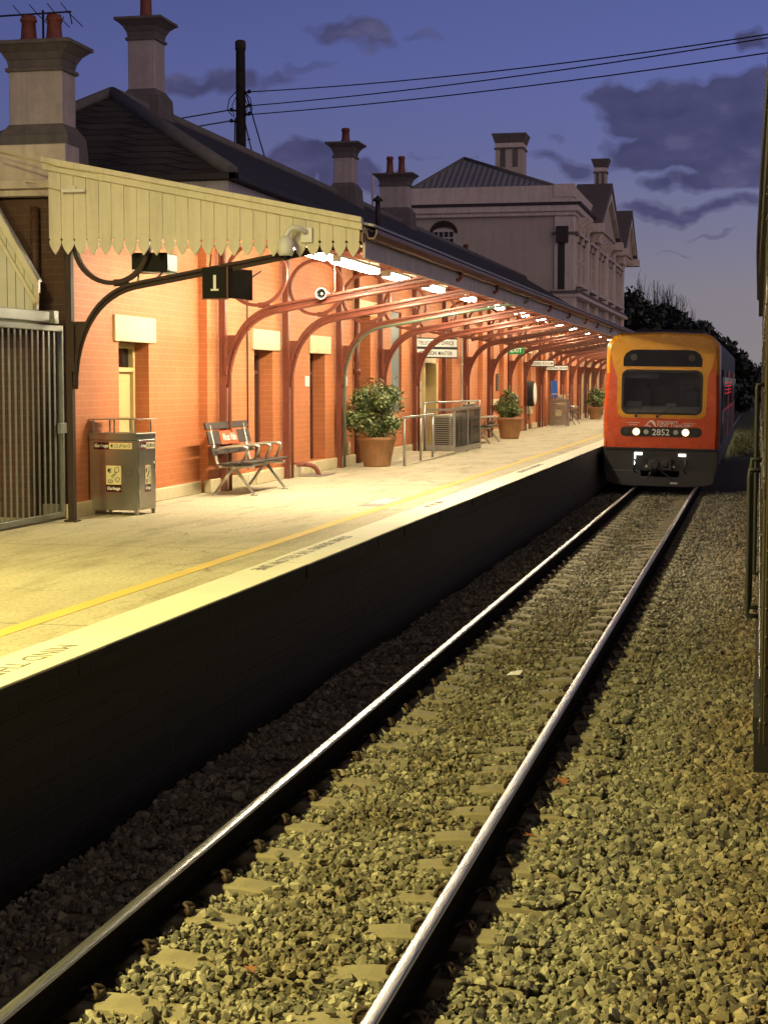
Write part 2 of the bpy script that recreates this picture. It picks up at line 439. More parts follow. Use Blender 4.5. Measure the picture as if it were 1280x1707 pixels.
        if bevel:
            b = o.modifiers.new('bevel', 'BEVEL'); b.width = bevel; b.segments = segs; b.limit_method = 'ANGLE'; b.angle_limit = math.radians(50)
        return o

def tag(o, label=None, cat=None, group=None, kind=None):
    if label: o['label'] = label
    if cat: o['category'] = cat
    if group: o['group'] = group
    if kind: o['kind'] = kind
    return o
def thing(name, label, cat, loc=(0, 0, 0), group=None):
    o = bpy.data.objects.new(name, None); COL.objects.link(o); o.location = loc
    o.empty_display_size = .1
    return tag(o, label, cat, group)
def structure(mb, name, mat, **k): return tag(mb.build(name, mat, **k), kind='structure')
def copy_tree(o, parent=None):
    c = o.copy(); COL.objects.link(c)
    if parent is not None: c.parent = parent
    for ch in list(o.children): copy_tree(ch, c)
    return c

def text_mb(body, size, align='CENTER', ext=.001, spacing=1., bold=0.):
    """text -> MB in the XY plane, baseline on y = 0"""
    cu = bpy.data.curves.new('lettering_source', 'FONT'); cu.body = body; cu.size = size; cu.align_x = align
    cu.extrude = ext; cu.resolution_u = 3; cu.space_character = spacing; cu.offset = bold
    ob = bpy.data.objects.new('lettering_source', cu); COL.objects.link(ob)
    me = bpy.data.meshes.new_from_object(ob.evaluated_get(bpy.context.evaluated_depsgraph_get()))
    mb = MB(); mb.add([tuple(v.co) for v in me.vertices], [tuple(p.vertices) for p in me.polygons])
    bpy.data.objects.remove(ob); bpy.data.curves.remove(cu); bpy.data.meshes.remove(me)
    return mb
def xf(mb, mat):
    mb.v = [tuple(mat @ Vector(p)) for p in mb.v]; return mb
def frame(origin, xdir, ydir):
    x = Vector(xdir).normalized(); y = Vector(ydir).normalized(); z = x.cross(y)
    m = Matrix((x, y, z)).transposed().to_4x4(); m.translation = Vector(origin); return m
def rrect(x0, x1, y0, y1, r, n=5):
    p = []
    for cx, cy, a0 in ((x1 - r, y1 - r, 0), (x0 + r, y1 - r, 90), (x0 + r, y0 + r, 180), (x1 - r, y0 + r, 270)):
        for i in range(n + 1):
            a = math.radians(a0 + 90 * i / n); p.append((cx + r * math.cos(a), cy + r * math.sin(a)))
    return p
def bez(p0, p1, p2, p3, n=10):
    out = []
    for i in range(n + 1):
        t = i / n; u = 1 - t
        out.append(tuple(u ** 3 * a + 3 * u * u * t * b + 3 * u * t * t * c + t ** 3 * d for a, b, c, d in zip(p0, p1, p2, p3)))
    return out

# ------------------------------------------------------------------ dimensions (metres; X across, Y along the line, Z above rail top)
PZ = 1.0                    # platform
EX = -3.82                  # platform edge
RX = (-2.99, -1.505)        # rail centres
WX = -7.72                  # station wall
WING = -7.85                # wing wall
CY0 = 18.1                  # canopy start
ORD = ['first', 'second', 'third', 'fourth', 'fifth', 'sixth', 'seventh', 'eighth', 'ninth', 'tenth', 'eleventh', 'twelfth', 'thirteenth', 'fourteenth', 'fifteenth', 'sixteenth', 'seventeenth', 'eighteenth', 'nineteenth', 'twentieth']

# ------------------------------------------------------------------ ground
g = MB(); g.add([(-600, -60, -.55), (600, -60, -.55), (600, 1500, -.55), (-600, 1500, -.55)], [(0, 1, 2, 3)])
structure(g, 'ground', 'earth')
g = MB()
nx, ny = 30, 160
xs = np.linspace(-3.9, 3.6, nx); ys = np.concatenate([np.linspace(2, 46, 110), np.linspace(47, 200, ny - 110)])
for j, y in enumerate(ys):
    for i, x in enumerate(xs):
        z = -.245 + random.uniform(-.012, .012)
        if -.95 < x < .5: z += .035
        if x > 3: z -= .15
        g.v.append((x, y, z))
for j in range(ny - 1):
    for i in range(nx - 1):
        a = j * nx + i; g.f.append([a, a + 1, a + nx + 1, a + nx]); g.mi.append(0); g.sm.append(True)
structure(g, 'ballast_bed', 'bed')

# platform
p = MB(); p.box(-14, EX + .42 - .84, 0, 18.6, PZ - .4, PZ); p.box(WX - .3, EX - .42, 18.6, 130, PZ - .4, PZ)
structure(p, 'platform', 'platform')
p = MB()
yy = 0.
while yy < 130:
    w = 2.4
    p.box(EX - .42, EX + random.uniform(-.008, .004), yy + .003, yy + w - .003, PZ - .012, PZ + .004 + random.uniform(-.001, .001)); yy += w
structure(p, 'platform_edge_coping', 'edge_white', bevel=.004)
p = MB(); p.box(EX - .905, EX - .77, 0, 130, PZ + .0005, PZ + .003)
structure(p, 'yellow_safety_line', 'line_yellow')
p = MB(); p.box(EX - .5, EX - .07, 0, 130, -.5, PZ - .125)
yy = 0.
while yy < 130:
    w = random.uniform(1.0, 1.5); p.box(EX - .45, EX - .012 + random.uniform(-.012, .008), yy + .004, yy + w - .004, PZ - .124, PZ - .0125); yy += w  # upright coping face takes the wall's dark brick, its shade put in as colour
tag(p.build('retaining_wall', 'edge_brick'), 'dark shaded masonry retaining wall under the white platform edge', 'wall')
def lettering(body, x, y_start, y_end, h, mat='paint_grey'):
    mb = text_mb(body, 1., 'LEFT', .0006)
    w = max(v[0] for v in mb.v); hh = max(v[1] for v in mb.v)
    sx = (y_start - y_end) / w; sy = h / hh
    mb.v = [(v[0] * sx, v[1] * sy, v[2]) for v in mb.v]
    xf(mb, frame((x, y_start, PZ + .0062), (0, -1, 0), (1, 0, 0)))
    structure(mb, 'painted_lettering', mat)
lettering('STAND BEHIND THE YELLOW LINE', -4.17, 17.0, 13.75, .12)
lettering('MIND THE GAP', -4.10, 9.55, 7.9, .13)
lettering('MIND THE GAP', -4.17, 22.3, 21.2, .12)
lettering('STAND BEHIND THE YELLOW LINE', -4.17, 33.0, 29.8, .12)
p = MB(); p.box(-5.02, -4.70, 21.3, 22.85, PZ + .0005, PZ + .0035); structure(p, 'painted_floor_panel', 'paint_grey')
p = MB()
for k in range(3): p.box(-4.985 + k * .09, -4.985 + k * .09 + .065, 21.75, 22.72 - .1 * (k % 2), PZ + .0036, PZ + .0046)
structure(p, 'painted_floor_panel_lettering', 'edge_white')

# ------------------------------------------------------------------ track
def make_rail(x, label):
    h = [(-.075, -.172), (.075, -.172), (.075, -.160), (.02, -.147), (.010, -.125), (.010, -.052), (.034, -.036), (.036, -.014)]
    top = [(.0345, -.009), (.031, -.0045), (.025, -.0018), (.013, -.0004), (0, 0), (-.013, -.0004), (-.025, -.0018), (-.031, -.0045), (-.0345, -.009)]
    full = h + top + [(-.036, -.014), (-.034, -.036), (-.010, -.052), (-.010, -.125), (-.02, -.147), (-.075, -.160)]
    mb = MB(); n = len(full)
    segs = [3.] + [3 + 9.2 * i for i in range(1, 14)]
    ysx = [3., 200.]
    vs = [(x + a, yv, b) for yv in ysx for a, b in full]
    for i in range(n):
        mb.cur = 1 if 7 <= i <= 16 else 0
        o = len(mb.v)
        a, b = full[i], full[(i + 1) % n]
        mb.add([(x + a[0], 3., a[1]), (x + b[0], 3., b[1]), (x + b[0], 200., b[1]), (x + a[0], 200., a[1])], [(0, 1, 2, 3)], mb.cur == 1)
    mb.cur = 0
    mb.add([(x + a, 3., b) for a, b in full], [tuple(range(n))])
    return tag(mb.build('rail', ['rail_side', 'rail_head']), label, 'rail', 'running rails of the platform track')
make_rail(RX[0], 'shiny steel rail nearer to the platform wall')
make_rail(RX[1], 'shiny steel rail farther from the platform, beside the wide gravel shoulder')
SP = .626; S0 = 5.786
sl_y = [S0 + SP * i for i in range(62)]
def sleeper_mesh():
    mb = MB(); cx = (RX[0] + RX[1]) / 2
    prof = [(-1.25, -.20), (-1.02, -.182), (-.5, -.184), (-.25, -.212), (.25, -.212), (.5, -.184), (1.02, -.182), (1.25, -.20)]
    vs = []; 
    for x, z in prof:
        vs += [(x, -.135, -.34), (x, -.105, z - .012), (x, -.085, z), (x, .085, z), (x, .105, z - .012), (x, .135, -.34)]
    fs = []
    for i in range(len(prof) - 1):
        for k in range(6): fs.append((i * 6 + k, i * 6 + (k + 1) % 6, (i + 1) * 6 + (k + 1) % 6, (i + 1) * 6 + k))
    fs += [tuple(range(6)), tuple(range((len(prof) - 1) * 6, len(prof) * 6))[::-1]]
    mb.add(vs, fs); return mb
cx = (RX[0] + RX[1]) / 2
slp = None
sl_label = 'concrete sleeper set in the ballast under the two shiny rails'
def clip_mb(x, sgn):
    mb = MB()
    pts = bez((x + sgn * .15, -.05, -.175), (x + sgn * .16, -.03, -.12), (x + sgn * .10, .0, -.125), (x + sgn * .055, .02, -.15), 6)
    mb.tube(pts, .011, 6)
    pts = bez((x + sgn * .15, .05, -.175), (x + sgn * .16, .03, -.12), (x + sgn * .10, .01, -.125), (x + sgn * .055, -.02, -.15), 6)
    mb.tube(pts, .011, 6)
    mb.box(x + sgn * .10, x + sgn * .16, -.045, .045, -.185, -.150)
    return mb
for i, y in enumerate(sl_y):
    if i == 0:
        s0 = sleeper_mesh().build('sleeper', 'sleeper', local=True); s0.location = (cx, y, 0)
        tag(s0, sl_label, 'sleeper', 'concrete sleepers under the rails')
        for xr in RX:
            for sgn in (-1, 1):
                clip_mb(xr - cx, sgn).build('rail_clip', 'rust', s0, local=True)
        # cast recess on top
        continue
    if i < 34:
        c = copy_tree(s0)
    else:
        c = s0.copy(); COL.objects.link(c)
    c.location = (cx + random.uniform(-.015, .015), y + random.uniform(-.012, .012), random.uniform(-.004, .003))
    c.rotation_euler = (0, 0, random.uniform(-.008, .008))
    sl_y[i] = c.location.y

# ballast stones as one mesh
def stone_templates(k, npts):
    out = []
    for _ in range(k):
        bm = bmesh.new()
        for q in range(npts):
            d = Vector((random.gauss(0, 1), random.gauss(0, 1), random.gauss(0, 1))).normalized()
            d = Vector((d.x * 1.0, d.y * random.uniform(.7, 1.0), d.z * .72)) * random.uniform(.85, 1.12)
            bm.verts.new(d)
        bmesh.ops.convex_hull(bm, input=bm.verts)
        bmesh.ops.delete(bm, geom=[v for v in bm.verts if not v.link_faces], context='VERTS')
        bmesh.ops.triangulate(bm, faces=bm.faces)
        bm.verts.index_update()
        out.append((np.array([v.co[:] for v in bm.verts]), np.array([[v.index for v in f.verts] for f in bm.faces])))
        bm.free()
    return out
def ballast():
    V = []; F = []; base = 0
    sy = np.array(sl_y)
    zones = [(6.3, 16, 1550, stone_templates(14, 13)), (16, 28, 1100, stone_templates(12, 10)), (28, 44, 600, stone_templates(10, 8))]
    for y0, y1, dens, T in zones:
        xa, xb = -3.88, .75
        n = int(dens * (y1 - y0) * (xb - xa))
        x = rng.uniform(xa, xb, n); y = rng.uniform(y0, y1, n)
        size = rng.lognormal(math.log(.0210), .36, n).clip(.009, .048)
        shoulder = 1 / (1 + np.exp(-(x + .80) / .10))
        left = 1 / (1 + np.exp((x + 3.45) / .08))
        hump = .012 * np.sin(x * 5.1 + y * 1.3) + .010 * np.sin(y * 2.9 - x * 3.7) + .012 * np.sin(x * 11 + 2.) * np.sin(y * 1.1)
        bed = -.225 + .045 * shoulder + .0 * left + hump
        size = size * (1 + .22 * shoulder)
        z = bed + rng.uniform(-.018, .026, n)
        # keep off rails and sleeper tops
        keep = (np.abs(x - RX[0]) > .10 + size * .4) & (np.abs(x - RX[1]) > .10 + size * .4)
        d = np.abs(y[:, None] - sy[None, :]).min(1)
        xr = np.abs(x - cx)
        on = (d < .115 + size * .1) & (xr < 1.27)
        mid = xr < .34
        outer = xr > 1.02
        lump = np.sin(y * 7.3 + x * 2.1) * np.sin(x * 4.3 + y * 3.1)
        allow = on & ((mid & (rng.uniform(0, 1, n) < .55 + .4 * lump)) | (outer & (rng.uniform(0, 1, n) < .92)) | (rng.uniform(0, 1, n) < .03))
        keep &= (~on) | allow
        z = np.where(allow, np.where(mid, -.205, -.178) + size * .35, z)
        x, y, z, size = x[keep], y[keep], z[keep], size[keep]
        n = len(x)
        ti = rng.integers(0, len(T), n)
        q = rng.normal(size=(n, 4)); q /= np.linalg.norm(q, axis=1)[:, None]
        a, b, c, d_ = q.T
        R = np.stack([1 - 2 * (c * c + d_ * d_), 2 * (b * c - a * d_), 2 * (b * d_ + a * c),
                      2 * (b * c + a * d_), 1 - 2 * (b * b + d_ * d_), 2 * (c * d_ - a * b),
                      2 * (b * d_ - a * c), 2 * (c * d_ + a * b), 1 - 2 * (b * b + c * c)], -1).reshape(n, 3, 3)
        for k, (tv, tf) in enumerate(T):
            m = ti == k; nn = m.sum()
            if not nn: continue
            pv = np.einsum('nij,vj->nvi', R[m], tv) * size[m][:, None, None] + np.stack([x[m], y[m], z[m]], -1)[:, None, :]
            V.append(pv.reshape(-1, 3)); F.append((tf[None] + (np.arange(nn) * len(tv))[:, None, None]).reshape(-1, 3) + base)
            base += nn * len(tv)
    V = np.concatenate(V).astype(np.float32); F = np.concatenate(F).astype(np.int32)
    me = bpy.data.meshes.new('ballast_gravel')
    me.vertices.add(len(V)); me.vertices.foreach_set('co', V.ravel())
    me.loops.add(F.size); me.loops.foreach_set('vertex_index', F.ravel())
    me.polygons.add(len(F)); me.polygons.foreach_set('loop_start', np.arange(0, F.size, 3, dtype=np.int32))
    me.update(calc_edges=True)
    me.polygons.foreach_set('use_smooth', np.zeros(len(F), dtype=bool))
    me.materials.append(MATS['ballast'])
    o = bpy.data.objects.new('ballast_gravel', me); COL.objects.link(o)
    tag(o, 'crushed grey and brown ballast stones around the rails', 'gravel', kind='stuff')
ballast()
# grass verge far off and weeds between the rails
def blades(name, pts, hgt, mat, label, wid=.012):
    mb = MB()
    for x, y, z, k in pts:
        for _ in range(k):
            a = random.uniform(0, 2 * PI); l = hgt * random.uniform(.5, 1.2); t = random.uniform(.2, .8) * l
            bx, by = x + random.gauss(0, .03), y + random.gauss(0, .05)
            dx, dy = math.cos(a), math.sin(a)
            mb.add([(bx - dy * wid, by + dx * wid, z), (bx + dy * wid, by - dx * wid, z), (bx + dx * t, by + dy * t, z + l)], [(0, 1, 2)])
    return tag(mb.build(name, mat), label, 'grass', kind='stuff')
blades('weeds', [(random.gauss(-2.25, .13), random.uniform(24, 41), -.20, 7) for _ in range(80)] + [(random.gauss(-2.2, .15), random.uniform(8, 14), -.2, 4) for _ in range(5)], .07, 'grass', 'thin green weeds growing in the ballast between the rails', .006)
g = MB(); g.add([(-3.3, 64, -.24), (6, 64, -.24), (14, 240, .3), (-3.0, 240, .3)], [(0, 1, 2, 3)]); structure(g, 'verge', 'grass')
blades('grass', [(random.uniform(-1.1, .8), random.uniform(66, 130), -.22 + .0, 5) for _ in range(1500)], .16, 'grass', 'yellow lit grass verge beyond the railcar', .02)

# ------------------------------------------------------------------ station building
sb = thing('station_building', 'long single storey painted brick station building with slate roof and chimneys', 'building', (WX, 23.4, PZ))
def wall_x(x, y0, y1, z0, z1, ops, mb):
    """brick face on plane X=x looking to +X; ops = (ya, yb, za, zb, depth)"""
    ysx = sorted({y0, y1, *[o[0] for o in ops], *[o[1] for o in ops]}); zs = sorted({z0, z1, *[o[2] for o in ops], *[o[3] for o in ops]})
    for i in range(len(ysx) - 1):
        for j in range(len(zs) - 1):
            ym = (ysx[i] + ysx[i + 1]) / 2; zm = (zs[j] + zs[j + 1]) / 2
            if any(o[0] < ym < o[1] and o[2] < zm < o[3] for o in ops): continue
            mb.add([(x, ysx[i], zs[j]), (x, ysx[i + 1], zs[j]), (x, ysx[i + 1], zs[j + 1]), (x, ysx[i], zs[j + 1])], [(0, 1, 2, 3)])
    for ya, yb, za, zb, d in ops:
        for q in ([(x, ya, za), (x - d, ya, za), (x - d, ya, zb), (x, ya, zb)], [(x, yb, za), (x, yb, zb), (x - d, yb, zb), (x - d, yb, za)],
                  [(x, ya, zb), (x - d, ya, zb), (x - d, yb, zb), (x, yb, zb)], [(x, ya, za), (x, yb, za), (x - d, yb, za), (x - d, ya, za)]):
            mb.add(q, [(0, 1, 2, 3)])
PL = PZ + .2
ops_main = [(25.72, 26.76, PL, 3.1, .27), (29.11, 30.17, PL, 3.1, .27), (32.58, 33.9, PZ, 3.93, .55), (35.92, 36.99, 1.95, 4.12, .12),
            (39.25, 40.76, PZ, 3.05, .5), (41.5, 43.35, PZ, 3.9, .45), (44.8, 45.85, 2.1, 4.05, .14), (49.4, 50.4, 2.1, 4.05, .14), (53.4, 54.3, 2.1, 4.05, .14),
            (57.8, 58.9, PZ, 3.6, .4), (60.2, 61.2, PZ, 3.6, .4), (63.3, 64.9, PZ, 3.5, .4), (67.0, 68.0, 2.1, 4.0, .14), (70.4, 71.5, PZ, 3.5, .4)]
mb = MB(); wall_x(WX, 23.4, 74.0, PZ, 5.28, ops_main, mb)
mb.box(-12.3, WX - .6, 23.45, 73.9, PZ, 5.4)
mb.add([(WX, 23.4, PZ), (WX - .62, 23.4, PZ), (WX - .62, 23.4, 5.28), (WX, 23.4, 5.28)], [(0, 1, 2, 3)])
wall = mb.build('wall', 'wall_brick', sb)
ops_wing = [(20.26, 21.35, PZ + .18, 3.1, .24)]
mb = MB(); wall_x(WING, 18.6, 23.4, PZ, 4.7, ops_wing, mb)
mb.build('wall', 'wall_brick', sb)
mb = MB(); mb.box(-14, WING - .003, 18.6, 18.85, PZ, 4.7); mb.box(-14, WING - .3, 18.9, 23.4, PZ, 4.7)
mb.build('end_wall', 'end_brick', sb)
mb = MB()     # wing cornice and parapet
mb.box(-14, WING + .10, 18.48, 23.38, 4.72, 4.80); mb.box(-14, WING + .16, 18.42, 23.38, 4.80, 4.90)
mb.build('cornice', 'render', sb, bevel=.015, segs=2)
mb = MB(); mb.box(-14, WING + .04, 18.56, 18.98, 4.9, 5.32); mb.build('parapet', 'render', sb, bevel=.01)
# pilasters
for ya, yb in ((47.55, 48.3), (51.6, 52.4), (55.6, 56.2), (62.0, 62.7), (66.0, 66.6), (69.2, 69.8)): MB().box(WX - .01, WX + .12, ya, yb, PZ, 4.98).build('pilaster', 'wall_brick', sb)
# plinth
mb = MB()
def plinth(x, y0, y1, ops, pr, top):
    cuts = [y0]
    for o in sorted(ops):
        if o[2] < PL - .01 and o[0] > y0 and o[1] < y1: cuts += [o[0], o[1]]
    cuts.append(y1)
    for a, b in zip(cuts[::2], cuts[1::2]): mb.box(x - .05, x + pr, a, b, PZ, top)
plinth(WX, 23.36, 74, ops_main, .06, PZ + .19); plinth(WING, 18.56, 23.35, ops_wing, .05, PZ + .17)
mb.box(WING - .3, WING + .05, 18.55, 18.70, PZ, PZ + .17)
for ya, yb in ((25.55, 26.9), (28.95, 30.33)): mb.box(WX - .26, WX + .10, ya, yb, PZ, PL - .003)
for ya, yb in ((25.3, 25.3),): pass
mb.build('plinth', 'plinth', sb, bevel=.012, segs=2)
# air bricks in plinth
mb = MB()
for y in (25.2, 28.2, 31.35, 35.0, 37.0):
    mb.box(WX + .055, WX + .066, y, y + .24, PZ + .04, PZ + .15)
mb.build('air_brick', 'stucco_trim', sb)
# lintels
for ya, yb, za, zb, x in ((20.08, 21.55, 3.10, 3.43, WING), (25.59, 27.10, 3.10, 3.42, WX), (29.03, 30.5, 3.10, 3.42, WX), (32.38, 34.4, 3.93, 4.22, WX), (39.1, 40.9, 3.05, 3.25, WX), (57.6, 59.1, 3.6, 3.85, WX), (60.0, 61.4, 3.6, 3.85, WX)):
    MB().box(x - .2, x + .035, ya, yb, za, zb).build('lintel', 'cream', sb, bevel=.01)
# doors and windows
def door(x, ya, yb, za, zb, mat, fm):
    d = MB().box(x - .05, x, ya + .07, yb - .07, za, zb - .35).build('door', mat, sb)
    f = MB()
    f.box(x - .06, x + .05, ya, ya + .07, za, zb); f.box(x - .06, x + .05, yb - .07, yb, za, zb); f.box(x - .06, x + .048, ya + .07, yb - .07, zb - .07, zb); f.box(x - .06, x + .046, ya + .07, yb - .07, zb - .38, zb - .32)
    f.build('frame', fm, d, bevel=.006)
    f = MB(); f.box(x - .03, x - .02, ya + .07, yb - .07, zb - .32, zb - .07); f.build('fanlight', 'car_glass', d)
    pn = MB()
    w = (yb - ya - .14)
    for a, b in ((.12, .46), (.54, .88)):
        for c, e in ((za + .15, za + .8), (za + .95, zb - .5)): pn.box(x + .002, x + .012, ya + .07 + w * a, ya + .07 + w * b, c, e)
    pn.build('panel', mat, d, bevel=.004)
    MB().sphere((x + .045, ya + .16, za + 1.0), .028, 10).build('handle', 'stainless', d)
door(WING - .24, 20.26, 21.35, PZ + .18, 3.1, 'door_cream', 'door_cream')
door(WX - .27, 25.72, 26.76, PL, 3.1, 'door_brown', 'door_brown'); door(WX - .27, 29.11, 30.17, PL, 3.1, 'door_brown', 'door_brown')
door(WX - .55, 32.58, 33.9, PZ, 3.93, 'door_brown', 'iron_dark'); door(WX - .45, 41.5, 43.35, PZ, 3.9, 'door_brown', 'door_brown')
door(WX - .5, 39.25, 40.76, PZ, 3.05, 'door_cream', 'door_cream')
door(WX - .4, 57.8, 58.9, PZ, 3.6, 'door_cream', 'cream'); door(WX - .4, 60.2, 61.2, PZ, 3.6, 'door_cream', 'cream')
door(WX - .4, 63.3, 64.9, PZ, 3.5, 'door_cream', 'cream'); door(WX - .4, 70.4, 71.5, PZ, 3.5, 'door_brown', 'cream')
# cream painted door casing of the telegraph office door
for ya, yb in ((40.70, 40.86), (39.15, 39.29)): MB().box(WX - .47, WX + .09, ya, yb, PZ, 3.046).build('door_casing', 'door_cream', sb, bevel=.01)
mb = MB(); mb.box(WX - .46, WX + .14, 40.66, 40.9, PZ + .001, PZ + .42); mb.build('casing_base', 'door_cream', sb, bevel=.01)
def window(x, ya, yb, za, zb, mat, bars, sill=True):
    w = MB()
    w.box(x - .02, x + .03, ya, ya + .06, za, zb); w.box(x - .02, x + .03, yb - .06, yb, za, zb); w.box(x - .02, x + .028, ya + .06, yb - .06, zb - .06, zb); w.box(x - .02, x + .028, ya + .06, yb - .06, za, za + .06); w.box(x - .02, x + .026, ya + .06, yb - .06, (za + zb) / 2 - .025, (za + zb) / 2 + .025)
    wo = w.build('window', 'iron' if bars else 'whitewood', sb, bevel=.004)
    MB().box(x - .03, x - .02, ya + .06, yb - .06, za + .06, zb - .06).build('pane', mat, wo)
    if bars:
        s = MB(); n = bars
        for k in range(n):
            yk = ya + .06 + (yb - ya - .12) * (k + .5) / n; s.box(x + .035, x + .075, yk - .028, yk + .028, za + .01, zb - .01)
        s.build('shutter', 'window_slat', wo)
    if sill:
        MB().box(x - .05, WX + .16, ya - .14, yb + .14, za - .17, za - .004).build('sill', 'cream', wo, bevel=.012)
        b = MB()
        for yk in (ya + .02, yb - .14): b.prism([(WX - .01, za - .171), (WX + .13, za - .171), (WX + .05, za - .33), (WX - .01, za - .38)], 'y', yk, yk + .12)
        b.build('bracket', 'iron', wo)
window(WX - .12, 35.92, 36.99, 1.95, 4.12, 'car_glass', 9, False)
for ya, yb in ((44.8, 45.85), (49.4, 50.4), (53.4, 54.3), (67., 68.)): window(WX - .14, ya, yb, 2.1, 4.05, 'window_pale', 0)
# roof
ZE, ZR, XR = 5.56, 7.12, -10.0
XE = -7.38; XB = -12.62
mb = MB()
Y0, YA, Y1 = 23.55, 25.65, 74.0
ap = (XR, YA, ZR); en = (XR, Y1, ZR)
mb.add([(XE, Y0, ZE), (XE, Y1, ZE), en, ap], [(0, 1, 2, 3)]); mb.add([(XB, Y0, ZE), ap, en, (XB, Y1, ZE)], [(0, 1, 2, 3)]); mb.add([(XB, Y0, ZE), (XE, Y0, ZE), ap], [(0, 1, 2)])
mb.add([(XE, Y0, ZE - .05), (XE, Y1, ZE - .05), (XB, Y1, ZE - .05), (XB, Y0, ZE - .05)], [(0, 1, 2, 3)])
roof = mb.build('roof', 'slate', sb)
mb = MB(); mb.tube([ap, en], .10, 10); mb.tube([(XE, Y0, ZE + .02), ap], .10, 10); mb.tube([(XB, Y0, ZE + .02), ap], .10, 10)
mb.build('ridge_cap', 'ridge', roof)
mb = MB(); mb.box(XE - .02, XE + .10, Y0 - .12, Y1, ZE - .10, ZE + .005); mb.box(XB, XE + .10, Y0 - .12, Y0 - .02, ZE - .098, ZE + .003)
mb.build('gutter', 'dark_trim', roof, bevel=.01)
mb = MB(); mb.box(WX - .01, XE - .05, Y0 - .02, Y1, 5.30, ZE - .102); mb.box(XB + .2, XE - .054, Y0 - .024, Y0 + .12, 5.298, ZE - .104)
mb.build('frieze', 'fascia', sb)
# chimneys
def chimney(cx_, cy_, hx, hy, zb, zbase, zt, npots, along='x', pot_h=.36):
    mb = MB()
    mb.box(cx_ - hx, cx_ + hx, cy_ - hy, cy_ + hy, zbase - .03, zt - .30)
    c = mb.build('chimney', 'render', sb, bevel=.012)
    b = MB(); b.frustum((cx_, cy_), zb, zbase - .14, hx + .13, hy + .13, hx + .10, hy + .10); b.frustum((cx_, cy_), zbase - .14, zbase, hx + .10, hy + .10, hx + .005, hy + .005); b.build('chimney_base', 'render_dark', c, bevel=.01)
    t = MB(); t.box(cx_ - hx - .035, cx_ + hx + .035, cy_ - hy - .035, cy_ + hy + .035, zt - .36, zt - .31)
    ks = [(0, .0), (.02, .09), (.07, .18), (.16, .26)]
    for (a0, h0), (a1, h1) in zip(ks, ks[1:]): t.frustum((cx_, cy_), zt - .31 + h0, zt - .31 + h1, hx + a0, hy + a0, hx + a1, hy + a1)
    t.box(cx_ - hx - .18, cx_ + hx + .18, cy_ - hy - .18, cy_ + hy + .18, zt - .05, zt)
    t.build('chimney_cap', 'render_dark', c, bevel=.008)
    for k in range(npots):
        o = (k - (npots - 1) / 2) * .34
        px_, py_ = (cx_ + o, cy_)
        q = MB(); q.lathe([(.125, 0), (.125, .05), (.10, .09), (.085, pot_h - .08), (.105, pot_h - .07), (.105, pot_h - .04), (.09, pot_h - .03), (.09, pot_h), (.06, pot_h), (.06, .1)], (px_, py_, zt), 16)
        q.build('chimney_pot', 'terracotta_pot', c)
chimney(-8.80, 20.22, .35, .22, 5.20, 5.78, 6.78, 2)
chimney(-10.08, 27.45, .235, .25, 6.72, 7.45, 8.60, 1, pot_h=.7)
chimney(-9.77, 40.25, .235, .25, 6.75, 7.35, 8.30, 1)
chimney(-10.2, 48.05, .41, .25, 6.75, 7.55, 8.50, 2, pot_h=.5)
chimney(-10.6, 62.3, .2, .2, 6.5, 6.75, 7.15, 1, pot_h=.5)
q = MB(); q.lathe([(.05, 5.6), (.05, 6.22)], (-7.5, 33.6, 0), 12); q.lathe([(.11, 6.20), (.10, 6.235), (.02, 6.30), (.005, 6.33)], (-7.5, 33.6, 0), 12); q.build('vent_pipe', 'dark_trim', sb)
q = MB(); q.lathe([(.04, 7.0), (.04, 8.75)], (-11.2, 49.5, 0), 10); q.build('vent_pipe', 'stucco_trim', sb)
# pipes on walls
MB().box(-14, WING, 18.99, 23.4, 4.88, 4.97).build('wing_roof', 'corrugated', sb)
q = MB(); q.tube([(WING - .33, 18.52, 4.6), (WING - .33, 18.52, 3.5), (WING - .36, 18.52, 3.4), (WING - .36, 18.52, PZ)], .05, 10); q.build('downpipe', 'end_brick', sb)
q = MB(); q.tube([(WX + .07, 32.42, 4.9), (WX + .07, 32.42, PZ + .02)], .055, 10); q.lathe([(.07, 2.75), (.07, 2.85)], (WX + .07, 32.42, 0), 10); q.build('downpipe', 'iron', sb)
q = MB(); q.tube([(WX + .02, 25.30, 1.25), (WX + .02, 25.30, 4.0), (WX + .02, 25.34, 4.1), (WX + .03, 25.5, 4.2), (WX + .1, 25.8, 4.32)], .012, 6); q.build('conduit', 'iron_dark', sb)
q = MB(); q.tube([(WX + .02, 31.9, 1.05), (WX + .02, 31.9, 1.45)], .035, 8); q.build('vent_stub', 'cream', sb)

# ------------------------------------------------------------------ canopy
YB = [18.2, 23.85, 27.25, 30.9, 34.45, 38.0, 41.7, 44.8, 48.9, 52.7, 56.2, 60.6, 64.0, 67.3, 70.6, 73.8, 77.2, 80.9, 84.5, 88.2, 92, 96]
CY1 = 99.0
XF = -4.19
def zc(x): return 5.0 - .213 * (x - WX)          # underside of canopy boards
cp = thing('platform_canopy', 'long sloping platform canopy on curved red iron brackets with scalloped cream end', 'canopy', (WX, CY0, PZ))
mb = MB(); mb.prism([(WX + .003, zc(WX)), (XF, zc(XF)), (XF, zc(XF) + .03), (WX + .003, zc(WX) + .03)], 'y', CY0 + .06, CY1); mb.build('ceiling', 'ceiling_boards', cp)
mb = MB(); mb.prism([(WX + .003, zc(WX) + .034), (XF + .12, zc(XF) + .008), (XF + .12, zc(XF) + .035), (WX + .003, zc(WX) + .06)], 'y', CY0 - .02, CY1); mb.build('roof_sheet', 'corrugated', cp)
mb = MB(); mb.box(XF - .03, XF, CY0 + .05, CY1, 3.93, zc(XF) - .004); mb.build('fascia', 'fascia', cp)
mb = MB()
